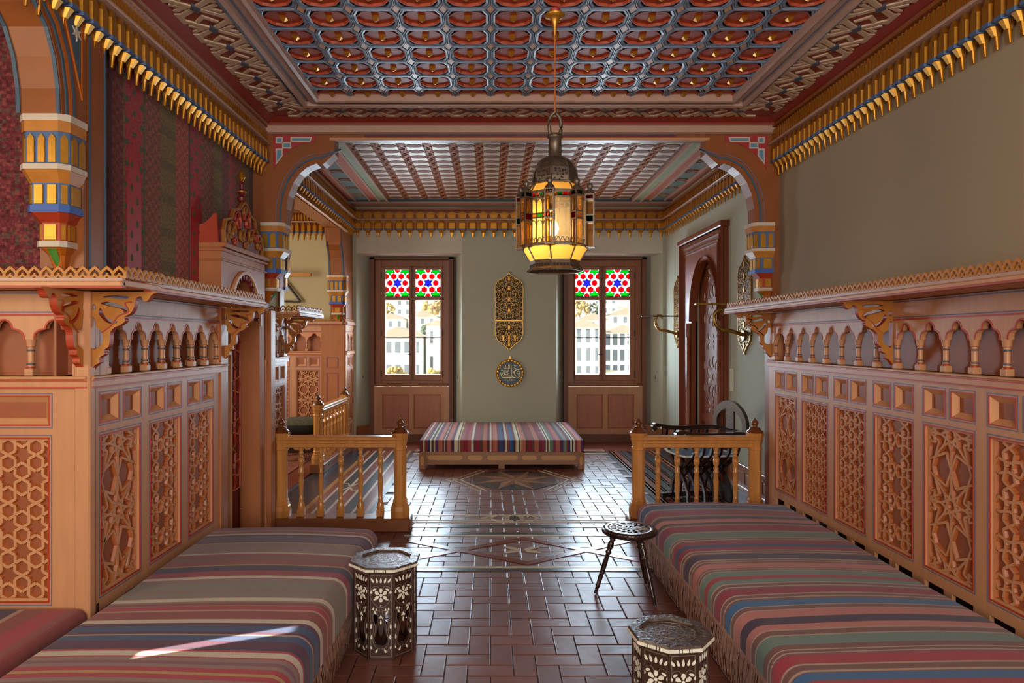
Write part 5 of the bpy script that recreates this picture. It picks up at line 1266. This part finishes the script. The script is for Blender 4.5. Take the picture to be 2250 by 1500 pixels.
# ------------------------------------------------------------------ folding inlaid armchair
ch = empty('armchair', (1.93, 6.22, 0), R(188), label='dark folding armchair with crossed curved slats and pearl inlaid crest behind the railing', cat='chair')
def sl(xo, s, r_=.014):
    pts = smooth_pts([(s*.27, .66), (s*.285, .58), (s*.25, .50), (s*.13, .41), (0, .335), (-s*.12, .26), (-s*.20, .16), (-s*.215, .08), (-s*.27, .02)], 4)
    mb = MB(); mb.ribbon(pts, [.034 + .012*math.sin(i) * 0 for i in range(len(pts))], -.011, .011, EBONY, pyz)
    return mb.mesh('slat')
m1, m2 = sl(0, 1), sl(0, -1)
for i in range(6):
    x = -.20 + i*.08; inst(m1, 'slat', ch, (x, 0, 0)); inst(m2, 'slat', ch, (x + .03, 0, 0))
for s in (-1, 1):
    a = MB(); a.ribbon(smooth_pts([(-.27, .665), (-.20, .675), (0, .668), (.20, .672), (.29, .69), (.345, .695), (.36, .672), (.345, .65)], 4), .038, s*.27 - .028, s*.27 + .028, EBONY); a.obj('armrest', ch)
    MB().prism(drop(.30, .672, .03, .03, 0), s*.27 - .0295, s*.27 + .0295, PEARL).obj('inlay_dot', ch)
    f = MB(); f.ribbon(smooth_pts([(-.28, .03), (-.22, .035), (0, .045), (.22, .035), (.28, .03)], 3), .045, s*.27 - .025, s*.27 + .025, EBONY); f.obj('foot_rail', ch)
    MB().sphere((.0, s*.0, .335), .02, EBONY).obj('pivot', ch) if s > 0 else None
seat = MB(); seat.loft([[( -.22, -.22, .46), (.24, -.22, .46), (.24, .22, .46), (-.22, .22, .46)], [(-.23, -.23, .475), (.26, -.23, .475), (.26, .23, .475), (-.23, .23, .475)]], mat('seat_blue_leather', '#23405e', .4)); seat.obj('seat', ch)
MB().ribbon([(-.23, -.23), (.26, -.23), (.29, -.10), (.29, .10), (.26, .23), (-.23, .23)], .016, .470, .482, PEARL, pxy, closed=True).obj('seat_edging', ch)
bk = smooth_pts([(-.27, .66), (-.275, .76), (-.22, .835), (-.11, .89), (0, .905), (.11, .89), (.22, .835), (.275, .76), (.27, .66)], 4)
MB().ribbon(bk, .075, -.285, -.255, PEARLG, pyz, m2=EBONY).obj('back_crest', ch)
bp = MB(); bp.ribbon([(0, .66), (0, .87)], .15, -.278, -.262, PEARLG, pyz, m2=EBONY); bp.obj('back_splat', ch)
MB().ribbon([(-.27, .67), (.27, .67)], .04, -.285, -.255, EBONY, pyz).obj('back_rail', ch)
MB().ribbon(smooth_pts([(-.28, .955), (-.15, .985), (0, .99)], 4), .0, 0, .001, EBONY, pyz) if False else None
# ------------------------------------------------------------------ velvet stool in the alcove
vs = empty('cushioned_stool', (-2.38, 8.55, .018), R(4), label='low carved stool with a puffy black and olive velvet cushion in the alcove', cat='stool')
c = MB(); rings = []
for z, f in ((.33, .94), (.35, 1.0), (.40, 1.02), (.44, .98), (.475, .86), (.50, .62), (.51, .30)):
    rings.append([(.27*f*math.copysign(abs(math.cos(t))**.55, math.cos(t)), .27*f*math.copysign(abs(math.sin(t))**.55, math.sin(t)), z) for t in [2*math.pi*i/24 for i in range(24)]])
c.loft(rings[:4], BLKV, cap=True, smooth=True); c.loft(rings[3:], OLVV, cap=True, smooth=True); c.obj('cushion', vs)
f = MB(); f.box((-.26, -.26, .26), (.26, .26, .33), CRESTR, .008); f.obj('seat_frame', vs)
for sx_ in (-1, 1):
    for sy_ in (-1, 1):
        MB().lathe([(.018, 0), (.026, .03), (.018, .06), (.03, .12), (.022, .17), (.032, .20), (.032, .27)], 10, CRESTR).obj('leg', vs, (sx_*.225, sy_*.225, 0))
fs = MB(); fs.plate([(-.2, .10), (.2, .10), (.2, .26), (-.2, .26)], [arc(x, .18, .05, 0, 330, 11) for x in (-.13, 0, .13)], -.235, -.215, EBONY); fs.obj('fretted_apron', vs)
rg = MB().box((-3.6, 7.3, .004), (-2.25, 9.2, .016), RUG).obj('rug'); MB().box((-3.6, 7.3, .005), (-2.25, 7.42, .018), BRW_ if False else BANDY).obj('border', rg); tag(rg, 'patterned rust rug under the velvet stool in the alcove', 'rug')
# alcove wall bracket with a wooden arm
fm = empty('folding_bracket', (-2.80, 9.37, 0), 0, label='black triangular iron bracket with a wooden arm on the alcove wall', cat='bracket')
b = MB(); b.tube([(-.12, 0, 2.43), (.20, -.02, 2.02)], .016, 6, IRON); b.tube([(-.24, 0, 2.03), (.20, -.02, 2.02)], .014, 6, IRON); b.obj('iron_bar', fm)
MB().box((-.10, -.10, 2.36), (.36, -.06, 2.41), OCHRE, .005).obj('wooden_arm', fm)
# ------------------------------------------------------------------ gilt plaques, sconces and medallion
def plaque_outline(w, h):
    q = [(0, h/2), (.05*w, h*.465), (.16*w, h*.445), (.22*w, h*.42), (.34*w, h*.405), (.44*w, h*.37), (.5*w, h*.31), (.5*w, .16*h), (.485*w, .10*h), (.5*w, .04*h), (.5*w, -.10*h), (.485*w, -.16*h), (.5*w, -.22*h), (.49*w, -.30*h), (.42*w, -.36*h), (.30*w, -.40*h), (.22*w, -.42*h), (.12*w, -.45*h), (.05*w, -.475*h), (0, -h/2)]
    return q + [(-x, z) for x, z in q[-2:0:-1]]
def plaque_mesh(w, h):
    O = plaque_outline(w, h); mb = MB(); mb.prism(O, -.012, 0, BRASSD)
    me1 = mb.mesh('ground_plate'); fl = MB(); rn = random.Random(9)
    fl.ribbon(O, .014, 0, -.020, BRASS, closed=True, taper=.5)
    def inside(x, z):
        c = False; n = len(O)
        for i in range(n):
            x1, z1 = O[i]; x2, z2 = O[i-1]
            if (z1 > z) != (z2 > z) and x < (x2-x1)*(z-z1)/(z2-z1) + x1: c = not c
        return c
    z = -h*.46; row = 0
    while z < h*.47:
        x = .014 + (.015 if row % 2 else 0)
        while x < w*.5:
            if inside(x + .012, z):
                r_ = rn.uniform(.017, .026); a0 = rn.uniform(0, 6.28); d = rn.choice((-1, 1))
                P_ = [(x + r_*(1 - t/12)*math.cos(a0 + d*t*.55), z + r_*(1 - t/12)*math.sin(a0 + d*t*.55)) for t in range(10)]
                fl.ribbon(P_, .0068, 0, -.016, BRASS, taper=.5); fl.ribbon([(-u, v) for u, v in P_], .0068, 0, -.018, BRASS, taper=.5)
            x += .042
        z += .036; row += 1
    for zz in (.42, .30, .16, .02, -.2, -.33, -.42): 
        fl.prism(drop(0, zz*h, .07, .035, 90), -.022, 0, GOLDB)
    return me1, fl.mesh('filigree')
P1, P2 = plaque_mesh(.40, 1.12)
def plaque(loc, rz, label, sc=1, holder=None, name='plaque', cat='plaque'):
    r = empty(name, loc, rz, label=label, cat=cat)
    inst(P1, 'ground_plate', r, sc=(sc, 1, sc)); tag(inst(P2, 'filigree', r, sc=(sc, 1, sc)), kind='stuff')
    return r
pq = plaque((.264, YB - .001, 1.905), 0, 'tall gilt filigree plaque on the wall between the two windows')
MB().box((-.19, -.045, -.145), (.19, 0, -.120), BRASS, .004).obj('ledge', pq)
for x in (-.085, 0, .085): MB().box((x - .011, -.026, -.42 + (0 if x else -.05)), (x + .011, -.012, -.34), GOLDB, .003).obj('socket_plate', pq)
def sconce(y, z, label, out, sc, board):
    r = plaque((FR - .001, y, z), R(-90), label, sc, name='wall_sconce', cat='sconce')     # local -y points into the room (-X)
    mb = MB(); mb.tube(smooth_pts([(0, -.01, -.30), (0, -.10, -.27), (0, -.18, -.25), (0, -.25, -.24), (0, -.30, -.18), (0, -.31, -.10), (0, -.27, -.05), (0, -.22, -.06), (0, -.235, -.09)], 4), .019, 8, BRASS); mb.obj('scroll_arm', r)
    MB().prism(arc(0, -.30, .05, 0, 330, 11), -.03, -.005, BRASS).obj('boss', r)
    MB().box((-.03, -.50, board), (.03, 0, board + .016), BRASSD if out else BRASS, .003).obj('candle_board', r)
    return r
sconce(9.15, 1.872, 'gilt filigree sconce between the far corner and the carved doorway', True, .85, -.065)
sconce(6.74, 1.842, 'gilt filigree sconce partly hidden behind the bracketed shelf', False, .86, .0)
md = empty('medallion', (.277, YB - .001, 1.02), 0, label='round dark blue medallion with gold calligraphy in a scalloped gilt rim', cat='medallion')
MB().prism(arc(0, 0, .165, 0, 350, 35), -.012, 0, INK).obj('disc', md)
rm = MB(); rm.ribbon(arc(0, 0, .180, 0, 350, 35), .040, 0, -.024, BRASS, closed=True, taper=.5)
for k in range(24): rm.sphere((.184*math.cos(R(15*k)), -.020, .184*math.sin(R(15*k))), .018, GOLD, 6, 4)
rm.prism(drop(0, .215, .07, .05, 90), -.02, 0, BRASS)
rm.obj('rim', md)
cg = MB()
def stroke(p, w, n=4):
    P_ = smooth_pts(p, n); k = len(P_); w *= .72; cg.ribbon(P_, [max(.003, w*(.45 + .55*math.sin(math.pi*(i + .6)/(k + .2)))) for i in range(k)], -.012, -.016, mat('calligraphy_gold', '#d8c48a', .4, metal=.3))
S = .30/196.   # drawn on a 220 unit grid, origin at the centre, y up
def G(*p): return [((x - 110)*S, (110 - y)*S) for x, y in p]
for p, w in ((G((28, 128), (40, 150), (80, 152), (130, 148), (165, 150)), .016), (G((20, 100), (26, 122), (40, 118), (46, 96)), .011), (G((60, 96), (58, 118), (84, 122), (96, 108)), .013), (G((76, 84), (62, 92), (72, 100), (92, 94), (98, 84), (86, 80)), .010),
             (G((122, 36), (124, 90), (124, 140)), .013), (G((138, 48), (140, 100), (136, 146)), .011), (G((150, 60), (172, 76), (148, 96), (160, 130), (176, 144)), .013), (G((178, 96), (196, 92), (194, 116), (178, 112)), .011), (G((196, 110), (206, 128), (190, 150), (172, 158)), .012),
             (G((96, 28), (98, 52), (96, 66)), .009), (G((82, 32), (84, 60), (66, 66), (50, 58), (56, 46)), .010), (G((70, 34), (72, 56)), .009), (G((106, 30), (108, 62), (84, 72)), .009), (G((42, 134), (76, 138), (118, 134)), .010), (G((64, 166), (66, 182)), .007), (G((84, 166), (80, 176), (90, 178), (88, 186)), .006), (G((104, 168), (108, 184)), .006), (G((122, 168), (132, 172), (122, 184)), .006)): stroke(p, w)
for x, y in ((30, 86), (40, 84), (152, 40), (164, 42), (184, 78), (194, 78), (112, 158), (60, 82)): cg.prism([((x - 110)*S + a, (110 - y)*S + b) for a, b in ((0, .008), (.008, 0), (0, -.008), (-.008, 0))], -.016, -.012, MATS['calligraphy_gold'])
cg.obj('calligraphy', md)
# ------------------------------------------------------------------ hanging lantern
LX, LY = .33, 3.5
la = empty('lantern', (LX, LY, 0), R(9), label='pierced metal lantern with amber panes and a lit bulb on a long cord', cat='lantern')
cp = MB(); cp.lathe([(.05, 3.165), (.052, 3.158), (.03, 3.150), (.020, 3.135), (.012, 3.11), (.008, 3.08), (.004, 3.06)], 16, GOLDB); cp.lathe([(.022, 3.20), (.03, 3.19), (.03, 3.18), (.018, 3.17), (.05, 3.165)], 16, CRIM); cp.obj('ceiling_rose', la)
MB().tube([(0, 0, 3.08), (0, 0, 2.66)], .004, 6, ORANGE).obj('cord', la)
rg_ = MB(); rg_.tube(smooth_pts([(0, -.006, 2.665), (-.025, 0, 2.64), (-.030, .0, 2.59), (-.024, .0, 2.54)], 4), .010, 8, TIN); rg_.tube(smooth_pts([(0, .006, 2.665), (.025, 0, 2.64), (.032, .0, 2.59), (.024, .0, 2.54)], 4), .010, 8, TIN); rg_.obj('hanging_loop', la)
nk = MB(); nk.lathe([(.036, 2.548), (.040, 2.545), (.040, 2.532), (.033, 2.528), (.034, 2.44), (.045, 2.425)], 16, TIN); nk.obj('neck', la)
k8 = math.pi/4
def r8(r_, z, ph=.5): return [(r_*math.cos(k8*(i + ph)), r_*math.sin(k8*(i + ph)), z) for i in range(8)]
dm = MB(); dm.loft([r8(.045, 2.43), r8(.085, 2.405), r8(.108, 2.365), r8(.114, 2.32), r8(.112, 2.29)], TIN, cap=False)
for i in range(8):
    dm.tube([Vector(r8(r_, z)[i]) for r_, z in ((.046, 2.432), (.087, 2.407), (.110, 2.366), (.116, 2.32), (.116, 2.288))], .004, 5, TIN)
dm.obj('dome', la)
fr_ = MB(); rn = random.Random(2)
for i in range(8):
    for j in range(26):
        u, v = rn.uniform(.12, .88), rn.random(); zz = 2.295 + v*.11; rr_ = .113 if zz < 2.34 else .113 - (zz - 2.34)*.42
        a, b = Vector(r8(rr_, zz)[i]), Vector(r8(rr_, zz)[(i + 1) % 8]); p = a.lerp(b, u); n_ = Vector((p.x, p.y, 0)).normalized()*.002
        fr_.sphere(tuple(p + n_), (.005, .005, .005), BRASSD, 5, 3)
tag(fr_.obj('piercing', la), kind='stuff')
MB().loft([r8(.128, 2.284), r8(.130, 2.290), r8(.120, 2.296), r8(.10, 2.296)], TIN).obj('dome_rim', la)
for i in range(8):
    def seg(r0, z0, r1, z1, m, nm, ins=.004):
        a, b = Vector(r8(r0, z0)[i]), Vector(r8(r0, z0)[(i+1) % 8]); c_, d_ = Vector(r8(r1, z1)[i]), Vector(r8(r1, z1)[(i+1) % 8])
        mb = MB(); mb.add([tuple(a.lerp(b, .03)), tuple(b.lerp(a, .03)), tuple(d_.lerp(c_, .03)), tuple(c_.lerp(d_, .03))], [(0, 1, 2, 3)], m); return mb.obj(nm, la)
    seg(.150, 2.238, .122, 2.284, AMBER, 'roof_pane')
    seg(.168, 1.968, .128, 1.902, AMBER, 'tray_pane')
    if i not in (1, 3, 5, 7): pass
    a, b = Vector(r8(.158, 0)[i]), Vector(r8(.158, 0)[(i+1) % 8])
    mid = (a + b)/2; tang = (b - a).normalized(); w_ = (b - a).length; ang = math.atan2(tang.y, tang.x)
    cage = empty('side_panel', (mid.x, mid.y, 0), ang); cage.parent = la
    q = w_/2 - .006
    MB().add([(-q, 0, 1.985), (q, 0, 1.985), (q, 0, 2.20), (-q, 0, 2.20)], [(0, 1, 2, 3)], AMBERC if i in (5, 6) else AMBER).obj('amber_pane', cage)
    gr = MB(); pm = lambda u, v, t: (u, -t, v)
    for x in ([-q, q] if i in (5, 6) else [-q, -q*.34, q*.34, q]): gr.ribbon([(x, 1.975), (x, 2.235)], .006, -.003, .005, TIN, pm)
    for z in (1.978, 2.205, 2.232) + (() if i in (5, 6) else (2.105, 2.125)): gr.ribbon([(-q, z), (q, z)], .007, -.003, .005, TIN, pm)
    for k in range(5): gr.ribbon(arc(-q + (k + .5)*2*q/5, 1.985, q/5, 0, 180, 6, .022), .004, -.002, .004, TIN, pm)
    if i not in (5, 6):
        for k in (-1, 0, 1):
            gr.ribbon(arc(k*q*.67, 2.175, q*.28, 0, 180, 6, .022), .004, -.002, .004, TIN, pm); gr.ribbon(arc(k*q*.67, 2.07, q*.28, 0, 180, 6, .022), .004, -.002, .004, TIN, pm)
    gr.obj('grille', cage)
    for k in range(4):
        x = -q + (k + .5)*2*q/4; MB().add([(x - q*.2, -.003, 2.21), (x + q*.2, -.003, 2.21), (x + q*.2, -.003, 2.228), (x - q*.2, -.003, 2.228)], [(0, 1, 2, 3)], [GRED, GORG, GGRN, GRED][(k + i) % 4]).obj('jewel_pane', cage)
    if i not in (5, 6):
        for k in range(3):
            x = (k - 1)*q*.67; MB().add([(x - q*.26, -.003, 2.108), (x + q*.26, -.003, 2.108), (x + q*.26, -.003, 2.122), (x - q*.26, -.003, 2.122)], [(0, 1, 2, 3)], [GORG, GORG, GGRN][(k + i) % 3]).obj('jewel_pane', cage)
    # turret at each corner
    c_ = Vector(r8(.178, 0)[i]); tu = empty('turret', (c_.x, c_.y, 0), math.atan2(c_.y, c_.x)); tu.parent = la
    tb = MB()
    for u in (-.020, .020):
        for v in (-.020, .020): tb.box((u - .003, v - .003, 1.965), (u + .003, v + .003, 2.235), TIN)
    for z in (1.965, 2.09, 2.125, 2.205, 2.23): tb.box((-.024, -.024, z), (.024, .024, z + .006), TIN)
    tb.lathe([(.026, 2.236), (.022, 2.25), (.010, 2.262), (.016, 2.275), (.013, 2.288), (.003, 2.295)], 8, TIN); tb.obj('turret_frame', tu)
    for s_ in (-1, 1):
        MB().box((-.017, s_*.019, 2.212), (.017, s_*.0195, 2.229), [GGRN, GRED][i % 2]).obj('jewel_pane', tu); MB().box((-.017, s_*.019, 2.096), (.017, s_*.0195, 2.124), [GRED, GGRN][i % 2]).obj('jewel_pane', tu)
        MB().box((-.017, s_*.0185, 1.972), (.017, s_*.019, 2.088), AMBERC).obj('amber_pane', tu); MB().box((-.017, s_*.0185, 2.132), (.017, s_*.019, 2.203), AMBERC).obj('amber_pane', tu)
    MB().box((.0185, -.017, 1.972), (.019, .017, 2.203), AMBERC).obj('amber_pane', tu)
fr2 = MB()
for i in range(8):
    fr2.tube([Vector(r8(.169, 1.968)[i]), Vector(r8(.129, 1.902)[i])], .004, 5, TIN); fr2.tube([Vector(r8(.151, 2.238)[i]), Vector(r8(.123, 2.284)[i])], .004, 5, TIN)
fr2.loft([r8(.172, 1.966), r8(.172, 1.976), r8(.158, 1.976)], TIN, cap=False); fr2.loft([r8(.165, 2.232), r8(.165, 2.242), r8(.15, 2.242)], TIN, cap=False)
fr2.obj('frame_ribs', la)
sk = MB(); sk.loft([r8(.122, 1.905), r8(.128, 1.90), r8(.124, 1.885), r8(.130, 1.87), r8(.146, 1.855), r8(.148, 1.848), r8(.14, 1.848)], TIN, cap=False)
for i in range(8):
    a, b = Vector(r8(.128, 1.875)[i]), Vector(r8(.128, 1.875)[(i + 1) % 8]); t_ = (b - a).normalized(); n_ = Vector((t_.y, -t_.x, 0))
    for k in range(5):
        p = a.lerp(b, .16 + .17*k); sk.sphere(tuple(p + n_*.002), (.006, .006, .008), BRASSD, 5, 4)
sk.obj('base_skirt', la)
MB().sphere((-.015, -.02, 2.065), (.028, .028, .04), BULB, 14, 10).obj('bulb', la)
so = MB(); so.lathe([(.016, 2.10), (.018, 2.16), (.006, 2.17), (.004, 2.44)], 10, WHITE); so.obj('lamp_holder', la, (-.01, -.01, 0))
lp = lamp('lantern_light', 'POINT', (LX - .03, LY - .03, 2.06), (0, 0, 0), 6, (1, .68, .32), shadow_soft_size=.05)
# ------------------------------------------------------------------ the hillside town seen through the panes
hl = MB(); rn = random.Random(21)
rows = []
for j in range(12):
    y = 14 + j*11; rows.append([(x*16.0, y, (-14 if j == 0 else -9 + j*2.2 + rn.uniform(-.5, .5))) for x in range(-5, 7)])
hl.add([p for r_ in rows for p in r_], [(j*12 + i, j*12 + i + 1, (j+1)*12 + i + 1, (j+1)*12 + i) for j in range(11) for i in range(11)], HILL, True)
hill = hl.obj('hill'); struct(hill, 'bright dry hillside beyond the windows')
def house(x, y, z, w, d, h, label, storeys=2, cols=3):
    r = empty('house', (x, y, z), 0, label=label, cat='house')
    MB().box((-w/2, 0, -3), (w/2, d, h), HOUSEW).obj('house_wall', r)
    MB().prism([(-w/2 - .2, h - .06), (w/2 + .2, h - .06), (0, h + w*.20)], -.25, d + .25, ROOFM).obj('roof', r)
    for s_ in range(storeys):
        for c_ in range(cols):
            xx = -w/2 + w*(c_ + .5)/cols; zz = h*(s_ + .5)/storeys
            MB().box((xx - w*.06, -.06, zz - h*.12), (xx + w*.06, .02, zz + h*.12), SHUT).obj('window_pane', r)
def hz(y): return -9 + 2.2*(y - 14)/11
def house_at(xs, y, w, h, label, st, co): house(xs*y, y, hz(y) - .3, w, 5, h, label, st, co)
house_at(-.136, 52, 3.5, 3.5, 'broad white house with two rows of windows low in the alcove side panes', 2, 5)
house_at(-.078, 54, 1.8, 4.0, 'tall white house with dark shutters beside the second tan tree', 2, 2)
house_at(-.147, 67, 2.6, 2.3, 'small white chalet under the roofline tree, first alcove side pane', 2, 3)
house_at(-.100, 69, 2.8, 2.2, 'white house stepping up the slope behind the meeting bar', 2, 3)
house_at(-.122, 82, 2.8, 2.2, 'white house near the top of the first alcove side pane', 2, 3)
house_at(.136, 52, 2.8, 4.2, 'large white house with three rows of windows in the doorway side panes', 3, 4)
house_at(.193, 53, 2.8, 3.6, 'white house with five windows to a row by the doorway side sash edge', 3, 5)
house_at(.150, 67, 3.0, 2.2, 'white house on the middle slope, first doorway side pane', 2, 3)
house_at(.197, 69, 3.0, 2.4, 'white house on the middle slope, second doorway side pane', 2, 3)
house_at(.168, 83, 3.0, 2.2, 'white house near the ridge, doorway side window', 2, 3)
def tree(xs, y, r_, m, label):
    t = empty('tree', (xs*y, y, hz(y)), 0, label=label, cat='tree'); MB().lathe([(.10, -1), (.05, r_*1.3)], 7, BRN2).obj('trunk', t)
    c = MB(); q = random.Random(int(xs*1000 + y))
    for k in range(60): 
        a = q.uniform(0, 6.28); v = q.uniform(-.9, 1); rr_ = r_*(1 - v*v)**.5*q.uniform(.5, 1)
        c.sphere((rr_*math.cos(a), rr_*math.sin(a), r_*1.3 + r_*v), q.uniform(.10, .24)*r_, m, 5, 4)
    tag(c.obj('crown', t), kind='stuff')
tree(-.140, 46, .95, TREEM, 'tan leafless tree at the bottom of the first alcove side pane')
tree(-.085, 46, .90, TREEM, 'tan bushy tree at the foot of the second alcove side pane')
tree(-.117, 49, .5, TREED, 'small dark green bush beside the tan tree')
tree(-.135, 61, .7, TREED, 'dark green tree above the broad white house')
tree(-.082, 79, 1.5, TREEM, 'big tan tree at the top of the second alcove side pane')
tree(-.093, 63, .9, TREED, 'dark tree leaning by the white sloping roof')
tree(-.150, 78, .8, TREEM, 'small tan tree near the ridge, first alcove side pane')
tree(.130, 76, 1.1, TREEM, 'tan tree near the ridge, first doorway side pane')
tree(.176, 60, .8, TREEM, 'tan tree halfway up, second doorway side pane')
tree(.155, 62, .7, TREED, 'dark tree above the large white house, doorway side window')
tree(.150, 78, .8, TREED, 'dark green tree on the ridge behind the meeting bar, doorway side')
